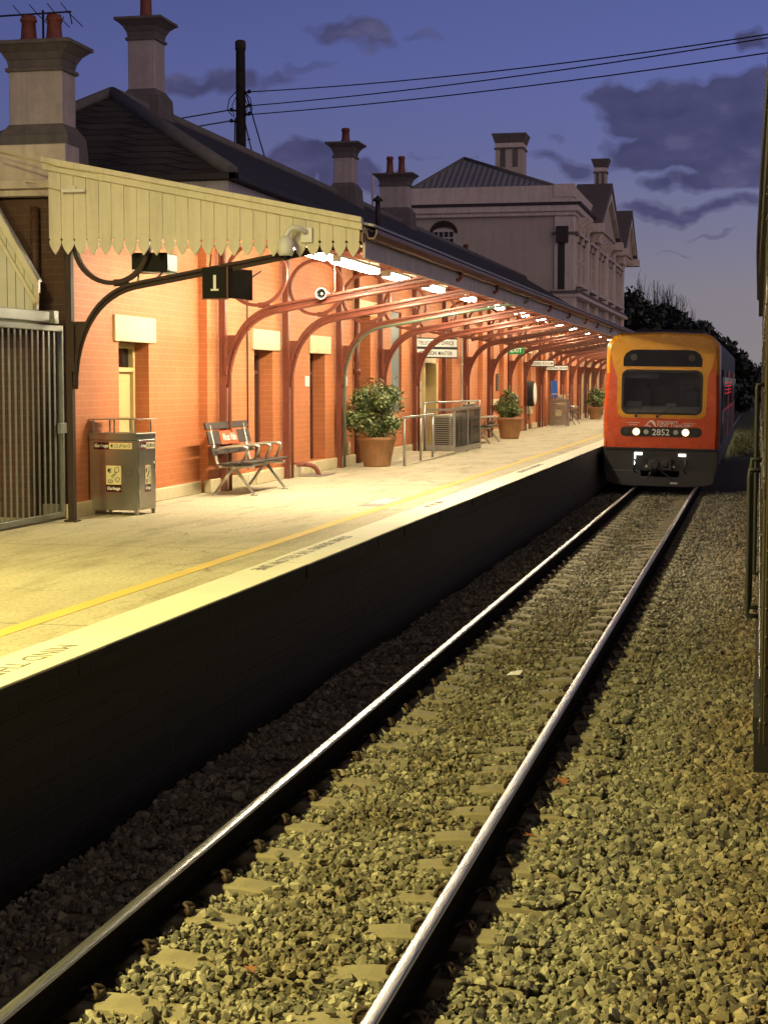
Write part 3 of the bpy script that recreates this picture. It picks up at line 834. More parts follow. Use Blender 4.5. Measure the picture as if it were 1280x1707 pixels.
mb.prism([(XF + .002, 4.18), (XF + .03, 4.13), (XF + .10, 4.13), (XF + .13, 4.19), (XF + .13, 4.235), (XF + .115, 4.235), (XF + .112, 4.19), (XF + .095, 4.15), (XF + .035, 4.15), (XF + .015, 4.235), (XF + .002, 4.235)], 'y', CY0 + .06, CY1)
mb.build('gutter', 'gutter', cp)
# purlins
mb = MB()
for x in (-6.9, -5.0): mb.box(x - .03, x + .03, CY0 + .07, CY1, zc(x) - .10, zc(x) - .012)
mb.build('purlin', 'whitewood', cp)
# valance: one board after another with keyholes and pointed tails
NV = 24; xl, xr_ = -7.82, -4.235; bw = (xr_ - xl) / NV
mb = MB()
for i in range(NV):
    a = xl + i * bw + .0025; b = xl + (i + 1) * bw - .0025; m = (a + b) / 2
    t = i / NV
    zk = 4.165 - .09 * t          # keyhole level
    zt_a = 5.06 - .206 * (a - xl); zt_b = 5.06 - .206 * (b - xl)
    hw = (b - a) / 2; tail = .145
    left = [(a, zt_a)]; R_ = .014
    for k in range(7):
        an = PI / 2 - PI * k / 6
        left.append((a + R_ * max(0, math.cos(an)), zk + .02 + R_ * math.sin(an)))
    for k in range(1, 8):
        s_ = k / 7; left.append((a + hw * (s_ ** 1.7), zk - tail * s_))
    right = [(2 * m - x, z) for x, z in left[::-1]][1:-1] + [(b, zt_b)]
    mb.prism(left + right, 'y', CY0 - .012 + random.uniform(-.002, .002), CY0 + .012)
mb.build('valance', 'valance', cp)
mb = MB()
def slope(y0, y1, dz0, dz1, x1=xr_ + .03): mb.prism([(xl - .06, 5.06 + dz0), (x1, 5.06 - .206 * (x1 - xl) + dz0), (x1, 5.06 - .206 * (x1 - xl) + dz1), (xl - .06, 5.06 + dz1)], 'y', y0, y1)
slope(CY0 - .045, CY0 + .03, -.095, .035); slope(CY0 - .075, CY0 - .046, -.015, .045)
mb.build('barge_board', 'valance', cp, bevel=.004)
mb = MB(); mb.box(XF - .03, XF - .005, CY0 - .03, CY0 + .05, 4.10, 4.20); mb.build('valance_end_block', 'iron', cp)
XC = -7.63
def bracket(y, first=False, green=False, arc=True):
    P3 = (-6.85, y, 3.69); P0 = (XC + .06, y, 2.55)
    pts = bez(P0, (XC + .06, y, 3.14), (-7.32, y, 3.59), P3, 14) + [(-5.5, y, 3.925), (XF - .04, y, 4.15)]
    m = MB()
    m.strip(pts if arc else pts[13:], .09, .035, (0, 1, 0))
    web = [(p[0], p[1], p[2] - .04) for p in pts]
    m.strip(web if arc else web[13:], .02, .06, (0, 1, 0))
    # column
    cw = .036 if first else .05; m.box(XC - cw, XC + cw, y - .045, y + .045, PZ, zc(XC) - .02)
    m.box(XC - .075, XC + .075, y - .07, y + .07, PZ, PZ + .02)
    # upper rafter under the boards
    m.prism([(WX + .01, zc(WX) - .015), (XF - .04, zc(XF) - .015), (XF - .04, zc(XF) - .13), (WX + .01, zc(WX) - .13)], 'y', y - .03, y + .03)
    m.prism([(XF - .04, 4.12), (XF - .04, zc(XF) - .12), (XF - .62, zc(XF - .62) - .12), (XF - .62, 4.10)], 'y', y - .008, y + .008)
    b = m.build('bracket', 'iron_dark' if first else 'iron', cp, bevel=.004)  # first bracket is back-lit; its shade is put into the darker iron
    gp = MB()
    if arc:
        gp.prism([(XC + .051, 2.72), (XC + .085, 2.95), (XC + .17, 3.2), (XC + .24, 3.27), (XC + .051, 3.27)], 'y', y - .03, y + .03)
        gp.box(XC + .03, XC + .075, y - .075, y + .075, 2.70, 3.27)
        for zz in (2.8, 2.95, 3.1, 3.2):
            for sy in (-.05, .05): gp.sphere((XC + .078, y + sy, zz), .014, 6)
        gp.build('gusset', 'iron_dark' if first else 'iron', b, bevel=.003)
    rg = MB(); c = (-7.115, 4.14); r = .44
    rg.strip([(c[0] + r * math.cos(2 * PI * k / 36), y, c[1] + r * math.sin(2 * PI * k / 36)) for k in range(37)], .07, .05, (0, 1, 0))
    rg.bar((c[0], y, c[1] + r), (c[0], y, zc(c[0]) - .12), .05, .05)
    rg.box(c[0] + .02, c[0] + .20, y - .012, y + .012, 3.66, 3.74)
    rg.build('scroll_ring', 'iron_dark' if first else 'iron', b)
    if not first:
        d = MB(); o = -.088
        low = [(p[0] + .03, p[1], p[2] + o) for p in pts[:-1]]
        path = [(XC + .10, y, PZ + .01), (XC + .10, y, 2.3)] + low[2:] + [(XF - .02, y, 4.10 + o + .02), (XF + .035, y, 4.02), (XF + .062, y, 4.06), (XF + .065, y, 4.14)]
        if not arc: path = path[15:]
        d.tube(path, .028, 8)
        for q in (low[9], low[5]) if arc else (): d.sphere(q, .036, 8)
        dp = d.build('drainpipe', 'pipe_green' if green else 'iron', cp)
        if arc:
            s_ = MB(); s_.bar((pts[4][0], y, pts[4][2] + .02), (low[4][0], y, low[4][2] - .04), .02, .012); s_.bar((pts[15][0], y, pts[15][2] + .02), (low[15][0], y, low[15][2] - .04), .02, .012); s_.build('pipe_strap', 'whitewood', dp)
for i, y in enumerate(YB): bracket(y, i == 0, i == 3, i != 6)

# fluorescent lamps under the canopy
lamp_y = [21.2, 24.1, 26.85, 30.1, 33.6, 37.5, 41.6, 45.4, 49.2, 53.0, 57.2, 61.5, 65.7, 69.0, 73.5, 78, 83, 88, 93, 97]
LX = -5.7
def lamp_at(y, ln, label):
    t = thing('fluorescent_lamp', label, 'lamp', (LX, y, 4.30), 'fluorescent lamps under the canopy')
    MB().box(LX - .09, LX + .09, y - ln / 2, y + ln / 2, 4.285, 4.33).build('housing', 'white', t, bevel=.01)
    q = MB()
    for s in (-.045, .045): q.tube([(LX + s, y - ln / 2 + .04, 4.245), (LX + s, y + ln / 2 - .04, 4.245)], .030, 10)
    q.build('tube', 'tube', t)
    for ya in (y - ln / 2, y + ln / 2 - .035): MB().box(LX - .08, LX + .08, ya, ya + .035, 4.228, 4.284).build('end_cap', 'offwhite', t)
    q = MB()
    for d in (-ln * .35, ln * .35): q.tube([(LX, y + d, 4.33), (LX, y + d, zc(LX))], .008, 6)
    q.build('suspension_rod', 'iron', t)
for i, y in enumerate(lamp_y):
    ln = 2.5 if i in (0, 1) else 1.45
    lamp_at(y, ln, ('long ' if i < 2 else '') + f'lit white fluorescent lamp, {ORD[i]} in the canopy row from the scalloped end')

# platform lamp posts standing outside the picture, they light the foreground
def post(y, x=-7.6, e=0., label=''):
    t = thing('lamp_post', label, 'lamp post', (x, y, PZ), 'lamp posts on the open platform')
    q = MB(); q.lathe([(.09, PZ), (.09, PZ + .3), (.055, PZ + .35), (.045, 7.0)], (x, y, 0), 14); q.tube([(x, y, 6.95), (x + .3, y, 7.02)], .03, 8); q.build('pole', 'gate_metal', t)
    h = MB(); h.box(x + .1, x + .6, y - .16, y + .16, 6.98, 7.08); h.build('lamp_head', 'gate_metal', t, bevel=.02)
    MB().box(x + .15, x + .55, y - .12, y + .12, 6.965, 6.979).build('lens', 'lens', t)
    ld = bpy.data.lights.new('lamp_light', 'AREA'); ld.shape = 'RECTANGLE'; ld.size = .4; ld.size_y = .24; ld.energy = e; ld.color = (1., .84, .28)
    lo = bpy.data.objects.new('lamp_light', ld); COL.objects.link(lo); lo.parent = t; lo.location = (.35, 0, 6.955 - PZ)
post(3.2, e=2900, label='slim grey lamp post on the open platform nearest the camera')
post(11.2, x=-7.6, e=560, label='slim grey lamp post on the platform just short of the barred gate')

# ------------------------------------------------------------------ things on and under the canopy
# platform number sign
t = thing('platform_number_sign', 'black platform sign with white number 1 hanging below the first bracket', 'sign', (-5.88, 18.2, 3.7))
q = MB(); q.box(-6.035, -5.745, 18.1 + .03, 18.1 + .07, 3.51, 3.855); q.build('panel', 'blackpaint', t, bevel=.006)
q = MB(); q.add([], []); 
for (x0, x1, z0, z1) in ((-6.042, -5.738, 3.500, 3.512), (-5.747, -5.735, 3.512, 3.86)): q.box(x0, x1, 18.118, 18.172, z0, z1)
q.build('frame', 'iron', t)
q = MB(); q.bar((-5.735, 18.15, 3.68), (-5.64, 18.62, 3.68), .05, .33); q.build('side_panel', 'blackpaint', t)
q = MB(); q.bar((-5.66, 18.62, 3.68), (-5.635, 18.66, 3.68), .06, .34); q.build('side_panel_frame', 'iron', t)
q = xf(text_mb('1', .24, 'CENTER', .002, bold=.004), frame((-5.89, 18.127, 3.60), (1, 0, 0), (0, 0, 1))); q.box(-5.935, -5.845, 18.124, 18.1285, 3.595, 3.615); q.build('numeral', 'white', t)
for x in (-5.95, -5.83): MB().tube([(x, 18.15, 3.85), (x, 18.2, 4.0)], .01, 6).build('hanger', 'iron', t)
# information display
t = thing('information_display', 'black box display with ribbed grey side standing on the first bracket arm', 'display', (-6.7, 18.3, 3.8))
def rot_box(cx_, cy_, lx, ly, z0, z1, a):
    m = MB(); m.box(-lx / 2, lx / 2, -ly / 2, ly / 2, z0, z1); return xf(m, Matrix.Translation((cx_, cy_, 0)) @ Matrix.Rotation(a, 4, 'Z'))
rot_box(-6.70, 18.44, .41, .40, 3.825, 4.035, math.radians(2)).build('case', 'blackpaint', t, bevel=.006)
q = MB()
for k in range(9):
    m = MB(); m.box(.2055, .212, -.18 + k * .04, -.18 + k * .04 + .026, 3.84, 4.02); xf(m, Matrix.Translation((-6.70, 18.44, 0)) @ Matrix.Rotation(math.radians(2), 4, 'Z')); q.add(m.v, m.f)
q.build('side_vent', 'black', t)
q = MB(); q.tube([(-6.85, 18.3, 3.845), (-6.80, 18.2, 3.70)], .012, 6); q.tube([(-6.55, 18.35, 3.845), (-6.6, 18.2, 3.73)], .012, 6); q.bar((-6.9, 18.22, 3.84), (-6.42, 18.36, 3.80), .03, .02); q.build('stand', 'galv', t)
for x in (-6.78, -6.66): MB().tube([(x, 18.45, 4.03), (x, 18.45, 4.6)], .016, 6).build('hanger', 'galv', t)
# dome camera on the valance
t = thing('security_camera', 'white dome security camera on an arm from the cream valance', 'camera', (-5.02, 17.9, 4.0))
q = MB(); q.tube(bez((-4.78, 18.07, 4.25), (-4.86, 17.9, 4.33), (-5.0, 17.9, 4.34), (-5.02, 17.9, 4.15), 8), .038, 12); q.box(-4.86, -4.70, 18.05, 18.085, 4.12, 4.32); q.build('arm', 'offwhite', t, bevel=.006)
q = MB(); q.lathe([(.04, 4.20), (.07, 4.17), (.10, 4.13), (.108, 4.06), (.108, 3.99), (.10, 3.965), (.085, 3.94)], (-5.02, 17.9, 0), 24); q.build('housing', 'offwhite', t)
q = MB(); q.sphere((-5.02, 17.9, 3.945), .072, 20, z0=-1, z1=0.05); q.build('dome', 'car_glass', t)
q = MB(); q.tube([(-5.02 + .078 * math.cos(a), 17.9 + .078 * math.sin(a), 3.945) for a in [2 * PI * k / 24 for k in range(24)]], .008, 6, True); q.build('rim', 'white', t)
t.scale = (.82, .82, .82); t.location.y += .03
# horn loudspeaker
t = thing('horn_speaker', 'small white horn loudspeaker on the second bracket arm', 'speaker', (-6.08, 23.7, 3.83))
q = MB(); q.lathe([(.075, 23.55), (.068, 23.56), (.03, 23.66), (.022, 23.74), (.02, 23.8)], (-6.08, 0, 3.84), 20, axis='y', caps=False)
o = q.build('horn', 'mesh_dark', t); sm = o.modifiers.new('solid', 'SOLIDIFY'); sm.thickness = .006
q = MB(); q.tube([(-6.08 + .076 * math.cos(2 * PI * k / 24), 23.55, 3.84 + .076 * math.sin(2 * PI * k / 24)) for k in range(24)], .008, 6, True); q.sphere((-6.08, 23.62, 3.84), .026, 10); q.build('rim', 'white', t)
q = MB(); q.lathe([(.05, 23.78), (.05, 23.88)], (-6.08, 0, 3.84), 14, axis='y'); q.tube([(-6.0, 23.8, 3.84), (-5.95, 23.85, 3.9), (-5.97, 23.85, 4.5)], .012, 6); q.build('driver', 'iron', t)
# small fittings on the valance
t = thing('cable_junction', 'small grey cable box and conduit fixed at the tall end of the valance', 'junction box', (-7.6, 18.05, 4.75))
q = MB(); q.box(-7.64, -7.36, 18.02, 18.085, 4.70, 4.735); q.box(-7.52, -7.48, 18.04, 18.085, 4.735, 4.765); q.build('box', 'offwhite', t, bevel=.004)
q = MB(); q.tube([(-8.2, 18.35, 4.86), (-7.9, 18.05, 4.80), (-7.64, 18.06, 4.72)], .008, 6); q.tube([(-8.5, 18.2, 5.2), (-7.7, 18.03, 5.0), (-7.2, 18.045, 4.905)], .012, 6); q.build('cable', 'cream', t)

# signs
def board_sign(name, label, rows, x0, y0, x1, y1, zt, rh, gap=.03):
    dx = Vector((x1 - x0, y1 - y0, 0)); w = dx.length; d = dx.normalized()
    t = thing(name, label, 'sign', (x0, y0, zt))
    for i, row in enumerate(rows):
        z1 = zt - i * (rh + gap); z0 = z1 - rh
        f = frame((x0, y0, z0), d, (0, 0, 1))
        m = MB(); m.box(0, w, 0, rh, -.03, 0); xf(m, f).build('frame', 'black', t)
        b = MB(); b.box(.03, w - .03, .03, rh - .03, .001, .004); bo = xf(b, f).build('board', 'white', t)
        tm = text_mb(row, rh * .52, 'CENTER', .001, 1.12, .002)
        ww = max(v[0] for v in tm.v) - min(v[0] for v in tm.v)
        k = min(1., (w - .1) / ww); tm.v = [(v[0] * k + w / 2, v[1] + rh * .31, v[2] + .006) for v in tm.v]
        xf(tm, f).build('lettering', 'black', bo)
    for s in (.15, .85): MB().tube([(x0 + dx.x * s, y0 + dx.y * s + .02, zt), (x0 + dx.x * s, y0 + dx.y * s + .02, zt + .45)], .012, 6).build('hanger', 'iron', t)
board_sign('door_sign', 'white two row sign reading TELEGRAPH OFFICE and STATION MASTER over the cream door', ['TELEGRAPH OFFICE', 'STATION MASTER'], -7.72, 38.35, -6.92, 39.6, 3.62, .235, .0)
board_sign('door_sign', 'white sign reading LADIES ROOM hanging over the far doors', ['LADIES ROOM'], -7.55, 57.0, -6.72, 57.25, 3.34, .22)
board_sign('door_sign', 'small white sign reading WAITING ROOM behind the farther brackets', ['WAITING ROOM'], -7.55, 61.6, -6.75, 61.8, 3.22, .2)
t = thing('exit_sign', 'green and white exit sign under the canopy', 'sign', (-7.1, 50.6, 3.8))
q = MB(); q.box(-7.32, -6.85, 50.6, 50.64, 3.43, 3.68); q.build('panel', 'green_sign', t, bevel=.005)
q = xf(text_mb('EXIT', .17, 'CENTER', .001, bold=.003), frame((-7.085, 50.597, 3.49), (1, 0, 0), (0, 0, 1))); q.build('lettering', 'white', t)
for x in (-7.2, -6.97): MB().tube([(x, 50.62, 3.68), (x, 50.62, 4.3)], .01, 6).build('hanger', 'iron', t)
t = thing('wall_notice', 'small blank white notice plate between the two nearest cream lintels on brick', 'notice', (WX, 28.9, 2.6)); MB().box(WX + .002, WX + .015, 28.76, 29.03, 2.52, 2.70).build('plate', 'white', t)
t = thing('door_notice', 'pair of white notice plates on the wall left of the cream door casing', 'notice', (WX, 39.0, 2.5))
MB().box(WX + .002, WX + .02, 38.85, 39.12, 2.42, 2.62).build('plate', 'white', t); MB().box(WX + .002, WX + .018, 38.9, 39.12, 2.0, 2.38).build('lower_plate', 'white', t)
t = thing('meter_box', 'small pale meter box on the brick wall above the nearest potted shrub', 'box', (WX, 31.2, 2.6))
q = MB(); q.box(WX + .001, WX + .12, 31.15, 31.42, 2.52, 2.70); q.build('case', 'offwhite', t, bevel=.01); q = MB(); q.tube([(WX + .06, 31.3, 2.52), (WX + .02, 31.3, 1.3)], .012, 6); q.build('conduit', 'iron', t)
t = thing('pipe_outlet', 'bent orange clay pipe stub rising from the platform beside the plinth', 'pipe', (WX + .3, 28.1, PZ))
q = MB(); q.tube(bez((WX + .36, 28.35, PZ), (WX + .33, 28.3, PZ + .13), (WX + .33, 28.2, PZ + .22), (WX + .02, 28.0, PZ + .19), 8), .04, 10); q.lathe([(.055, 0), (.055, .05)], (WX + .2, 28.1, PZ + .17), 10); q.build('bend', 'terracotta_pot', t)
q = MB(); q.box(WX + .15, WX + .55, 27.75, 28.75, PZ + .001, PZ + .012); q.build('base_plate', 'galv', t)
t = thing('louvre_vent', 'tall black slatted vent on the brick between pale windows', 'vent', (WX, 51.0, 2.6))
q = MB(); q.box(WX + .002, WX + .03, 50.85, 51.25, 2.35, 2.85); q.build('frame', 'black', t); q = MB()
for k in range(8): q.box(WX + .03, WX + .045, 50.88, 51.22, 2.38 + k * .058, 2.41 + k * .058)
q.build('slat', 'galv', t)
t = thing('blue_noticeboard', 'bright blue notice board beside the far garbage bin', 'notice board', (-7.3, 63.0, 2.0))
q = MB(); q.box(-7.52, -7.28, 63.0, 63.06, 2.03, 2.66); q.build('board', 'blue_board', t, bevel=.005)
q = MB(); q.box(-7.50, -7.30, 62.995, 63.0, 2.17, 2.19); q.build('stripe', 'white', t); q = MB(); q.box(-7.53, -7.49, 63.02, 63.06, PZ, 2.66); q.box(-7.31, -7.27, 63.02, 63.06, PZ, 2.66); q.build('post', 'galv', t)
t = thing('fire_hose_reel', 'black fire hose coiled on a wall reel above white valve box', 'hose reel', (WX + .2, 56.6, 2.2))
q = MB()
for k in range(9):
    q.tube([(WX + .10 + k * .035, 56.6 + .34 * math.cos(a), 2.22 + .40 * math.sin(a)) for a in [2 * PI * j / 20 for j in range(20)]], .02, 6, True)
q.build('hose', 'rubber', t)
q = MB(); q.lathe([(.36, WX + .42), (.36, WX + .45)], (0, 56.6, 2.22), 24, axis='x'); q.build('reel_disc', 'white', t)
q = MB(); q.box(WX + .02, WX + .34, 56.4, 56.8, 1.55, 1.80); q.build('valve_box', 'cream', t, bevel=.01)
q = MB(); q.tube([(WX + .25, 56.3, 1.85), (WX + .28, 56.35, 1.5), (WX + .22, 56.5, 1.62), (WX + .25, 56.4, 1.35)], .015, 6); q.build('hose_tail', 'rubber', t)

# ------------------------------------------------------------------ bins
def pictos(mb, x0, z0, w, h, pts, s):
    """small outline pictograms of rubbish on a label (X-Z plane, y set later)"""
    for i, (u, v) in enumerate(pts):
        cx_, cz_ = x0 + w * u, z0 + h * v
        k = i % 5
        if k == 0:
            mb.prism([(cx_ - s, cz_), (cx_ - s * .2, cz_ + s), (cx_ + s * .3, cz_ + s * .7), (cx_, cz_ - s)], 'y', 0, .001)
            mb.bar((cx_ + s * .4, 0, cz_ - s), (cx_ + s * .7, 0, cz_ + s), .001, s * .2)
        elif k == 1:
            pl = [(-1, -.5), (-.6, .7), (.8, .9), (1, -.3), (.2, -1), (-1, -.5)]
            for a, b in zip(pl, pl[1:]): mb.bar((cx_ + a[0] * s, 0, cz_ + a[1] * s), (cx_ + b[0] * s, 0, cz_ + b[1] * s), .001, s * .2)
        elif k == 2:
            for q_ in (-.5, .1, .7): mb.tube([(cx_ + q_ * s + .4 * s * math.cos(a), 0, cz_ + q_ * s + .4 * s * math.sin(a)) for a in [2 * PI * j / 8 for j in range(8)]], s * .10, 4, True)
        elif k == 3:
            pl = [(-1, -.4), (0, -.8), (1, -.4), (.8, .4), (-.7, .5), (-1, -.4)]
            for a, b in zip(pl, pl[1:]): mb.bar((cx_ + a[0] * s, 0, cz_ + a[1] * s), (cx_ + b[0] * s, 0, cz_ + b[1] * s), .001, s * .2)
            mb.prism([(cx_ - .3 * s, cz_ - .4 * s), (cx_ + .4 * s, cz_ - .3 * s), (cx_, cz_ + .2 * s)], 'y', 0, .001)
        else:
            pl = [(-1, .1), (.1, 1), (1, .3), (.1, -1), (-1, .1)]
            for a, b in zip(pl, pl[1:]): mb.bar((cx_ + a[0] * s, 0, cz_ + a[1] * s), (cx_ + b[0] * s, 0, cz_ + b[1] * s), .001, s * .2)
def make_bin():
    """local: front face towards -Y, 0.63 wide, 0.5 deep, origin at front left foot"""
    W_, D_, H_ = .63, .50, .98
    t = thing('garbage_bin', '', 'bin')
    def B(m, n, mat, par=t, bev=.004): return m.build(n, mat, par, bevel=bev, local=True)
    m = MB(); m.box(0, W_, 0, D_, .06, H_ - .02); body = B(m, 'body', 'stainless')
    m = MB(); m.box(-.008, W_ + .008, -.008, D_ + .008, H_ - .02, H_); B(m, 'rim', 'galv')
    m = MB()
    for x in (0.005, W_ - .045):
        for y in (0.005, D_ - .045): m.box(x, x + .04, y, y + .04, 0, .061)
    B(m, 'foot', 'galv')
    m = MB()
    for x in (.03, W_ / 2 - .01, W_ - .05):
        for y in (.03, D_ - .05): m.box(x, x + .018, y, y + .018, H_, H_ + .16)
    B(m, 'lid_post', 'galv')
    m = MB(); m.box(-.01, W_ + .02, -.01, D_ + .02, H_ + .16, H_ + .172); B(m, 'lid', 'stainless')
    m = MB(); m.box(W_ + .001, W_ + .012, .03, D_ - .03, .09, H_ - .08); door_ = B(m, 'door', 'stainless', body)
    m = MB()
    for z in (.2, .5, .8): m.box(W_ + .001, W_ + .018, .008, .028, z, z + .09)
    B(m, 'hinge', 'galv')
    m = MB(); m.sphere((W_ + .02, D_ - .08, .62), .014, 8); B(m, 'lock', 'white')
    m = MB(); m.box(-.0045, W_ + .0045, -.0045, D_ + .0045, H_ - .085, H_ - .078); B(m, 'seam', 'mesh_dark', t, 0)
    def label_set(fr, sx):
        def P(m, n, mat, par=t): return xf(m, fr @ Matrix.Diagonal((sx, 1, 1, 1))).build(n, mat, par, local=True)
        m = MB(); m.box(.06, .575, -.003, -.0005, .785, .875); lb = P(m, 'label', 'label_red')
        m = MB(); m.box(.066, .262, -.0042, -.003, .792, .868); P(m, 'label_field', 'label_black', lb)
        m = MB(); m.box(.264, .568, -.0042, -.003, .792, .868); P(m, 'label_panel', 'label_yellow', lb)
        m = MB(); pictos(m, .275, .797, .28, .066, [(.1, .5), (.3, .5), (.5, .5), (.7, .5), (.9, .5)], .022); m.v = [(a, b - .0055, c) for a, b, c in m.v]; P(m, 'pictogram', 'black', lb)
        m = text_mb('Garbage', .055, 'CENTER', .0006, bold=.0018); xf(m, frame((.164, -.0052, .815), (1, 0, 0), (0, 0, 1))); P(m, 'lettering', 'white', lb)
        m = MB(); m.box(.215, .425, -.003, -.0005, .275, .60); lb = P(m, 'label', 'label_red')
        m = MB(); m.box(.221, .419, -.0042, -.003, .281, .365); P(m, 'label_field', 'label_black', lb)
        m = MB(); m.box(.221, .419, -.0042, -.003, .367, .594); P(m, 'label_panel', 'label_yellow', lb)
        m = MB(); pictos(m, .225, .372, .19, .215, [(.22, .75), (.72, .80), (.5, .5), (.27, .17), (.76, .25)], .032); m.v = [(a, b - .0055, c) for a, b, c in m.v]; P(m, 'pictogram', 'black', lb)
        m = text_mb('Garbage', .052, 'CENTER', .0006, bold=.0018); xf(m, frame((.32, -.0052, .305), (1, 0, 0), (0, 0, 1))); P(m, 'lettering', 'white', lb)
    label_set(Matrix.Identity(4), 1.)
    label_set(Matrix.Translation((W_ + .012, .02, 0)) @ Matrix.Rotation(PI / 2, 4, 'Z'), .74)
    return t
bin1 = make_bin(); bin1.location = (-7.83, 19.22, PZ); bin1.rotation_euler = (0, 0, math.radians(-6))
tag(bin1, 'stainless steel garbage bin with canopy lid near the barred gate', 'bin', 'garbage bins on the platform')
bin2 = copy_tree(bin1); bin2.location = (-7.42, 61.9, PZ); bin2.rotation_euler = (0, 0, math.radians(-4))
tag(bin2, 'stainless steel garbage bin in front of the blue notice board', 'bin')

# ------------------------------------------------------------------ benches
def make_bench():
    """local: seat faces +X, length along +Y (2.15 m), origin at rear near foot"""
    t = thing('bench', '', 'bench'); LN = 1.98
    def B(m, n, mat, par=t, bev=.006): return m.build(n, mat, par, bevel=bev, local=True)
    m = MB()
    for k in range(3): m.box(.12 + k * .165, .12 + k * .165 + .145, 0, LN, .425 + .012 * k, .455 + .012 * k)
    B(m, 'seat', 'wood')
    m = MB(); m.bar((.035, 0, .62), (.035, LN, .62), .03, .11, (-.25, 0, 1)); B(m, 'lower_back_board', 'wood')
    m = MB(); m.bar((-.015, 0, .80), (-.015, LN, .80), .02, .20, (-.25, 0, 1)); B(m, 'back_panel', 'wood')
    m = MB(); m.bar((-.055, -.02, .97), (-.055, LN + .02, .97), .03, .10, (-.25, 0, 1)); B(m, 'top_board', 'wood')
    m = MB(); m.bar((.002, .50, .80), (.002, 1.32, .80), .006, .20, (-.25, 0, 1)); pn = B(m, 'name_panel', 'orange_sign')
    m = text_mb('Moss Vale', .155, 'CENTER', .0008, bold=.002)
    xf(m, frame((.023, .91, .755), (0, 1, 0), (-.25, 0, 1))); B(m, 'lettering', 'white', pn, 0)
    for y in (.18, LN - .22):
        m = MB()
        m.tube([(.30, y, .40), (.02, y, .02)], .026, 8, r2=.02); m.tube([(.30, y, .40), (.60, y, .02)], .026, 8, r2=.02)
        m.sphere((.30, y, .40), .055, 10); m.lathe([(.05, 0), (.05, .02)], (.02, y, 0), 10); m.lathe([(.05, 0), (.05, .02)], (.60, y, 0), 10)
        m.tube([(.60, y, .41), (.10, y, .40), (.05, y, .46), (-.06, y, .98)], .022, 8)
        B(m, 'leg', 'alu', bev=0)
    m = MB(); m.tube([(.30, .18, .39), (.30, LN - .22, .39)], .028, 8); B(m, 'cross_beam', 'alu', bev=0)
    for y in (.14, .70, 1.28, LN - .14):
        m = MB(); m.tube([(.03, y, .60), (.12, y, .655), (.25, y, .685), (.46, y, .69), (.515, y, .67), (.52, y, .64), (.44, y, .47)], .02, 8); B(m, 'armrest', 'alu', bev=0)
    return t
b1 = make_bench(); b1.location = (-7.5, 22.78, PZ)
tag(b1, 'timber and metal bench with orange name panel, nearest to the gate', 'bench', 'benches on the platform')
b2 = copy_tree(b1); b2.location = (-7.4, 43.6, PZ); tag(b2, 'timber and metal bench between the air conditioner cage and a potted shrub', 'bench')
b3 = copy_tree(b1); b3.location = (-7.4, 64.6, PZ); tag(b3, 'timber and metal bench partly hidden behind the far garbage bin', 'bench')

# ------------------------------------------------------------------ potted shrubs
def shrub(x, y, rb, rt, ph, fw, fh, label, n, ls=.045, stem=.2):
    t = thing('potted_shrub', label, 'potted shrub', (x, y, PZ), 'potted shrubs along the platform')
    q = MB(); q.lathe([(rb, 0), (rb + .005, .03), (rt - .02, ph - .08), (rt, ph - .07), (rt + .012, ph - .03), (rt, ph), (rt - .04, ph), (rt - .06, ph - .07), (.02, ph - .06)], (x, y, PZ), 32); q.build('pot', 'clay', t)
    q = MB(); q.lathe([(rt - .055, ph - .055), (.01, ph - .04)], (x, y, PZ), 20); q.build('soil', 'soil', t)
    cz_ = PZ + ph + stem + fh / 2
    q = MB()
    for k in range(7):
        a = random.uniform(0, 2 * PI); r = random.uniform(.02, .12)
        q.tube([(x + r * math.cos(a), y + r * math.sin(a), PZ + ph - .06), (x + 2 * r * math.cos(a), y + 2 * r * math.sin(a), PZ + ph + .2), (x + fw * .35 * math.cos(a), y + fw * .35 * math.sin(a), cz_ + fh * random.uniform(-.1, .25))], .018, 6, r2=.006)
    q.build('stem', 'bark', t)
    q = MB(); lob = []
    for k in range(26):
        a = random.uniform(0, 2 * PI); rr = math.sqrt(random.random()); zz = random.uniform(-1, 1)
        lim = math.sqrt(max(.05, 1 - zz * zz * .8))
        lob.append((x + fw * .36 * rr * lim * math.cos(a), y + fw * .36 * rr * lim * math.sin(a), cz_ + fh * .36 * zz, random.uniform(.12, .22) * fw))
    for i in range(n):
        lx, ly, lz, lr = random.choice(lob)
        d = Vector((random.gauss(0, 1), random.gauss(0, 1), random.gauss(0, .9))).normalized()
        rr = lr * (random.random() ** .35)
        p = Vector((lx, ly, lz)) + d * rr
        if p.z < PZ + ph - .02: continue
        up = (d + Vector((random.gauss(0, .5), random.gauss(0, .5), random.gauss(.4, .5)))).normalized()
        tx = up.cross(Vector((random.gauss(0, 1), random.gauss(0, 1), random.gauss(0, 1)))).normalized(); ty = up.cross(tx)
        s = ls * random.uniform(.6, 1.25)
        q.add([p - tx * s, p + ty * s * .45 - up * s * .1, p + tx * s, p - ty * s * .45 - up * s * .1], [(0, 1, 2), (0, 2, 3)])
    for k in range(24):     # stray shoots
        a = random.uniform(0, 2 * PI); p = Vector((x + fw * .4 * math.cos(a) * random.random(), y + fw * .4 * math.sin(a) * random.random(), cz_ + fh * random.uniform(.25, .5)))
        for j in range(5):
            pp = p + Vector((random.gauss(0, .015), random.gauss(0, .015), j * .03)); s = ls * .6; tx = Vector((random.gauss(0, 1), random.gauss(0, 1), .5)).normalized(); ty = tx.cross(Vector((0, 0, 1))).normalized()
            q.add([pp - tx * s, pp + ty * s * .4, pp + tx * s, pp - ty * s * .4], [(0, 1, 2), (0, 2, 3)])
    q.build('foliage', 'shrub_leaf', t)
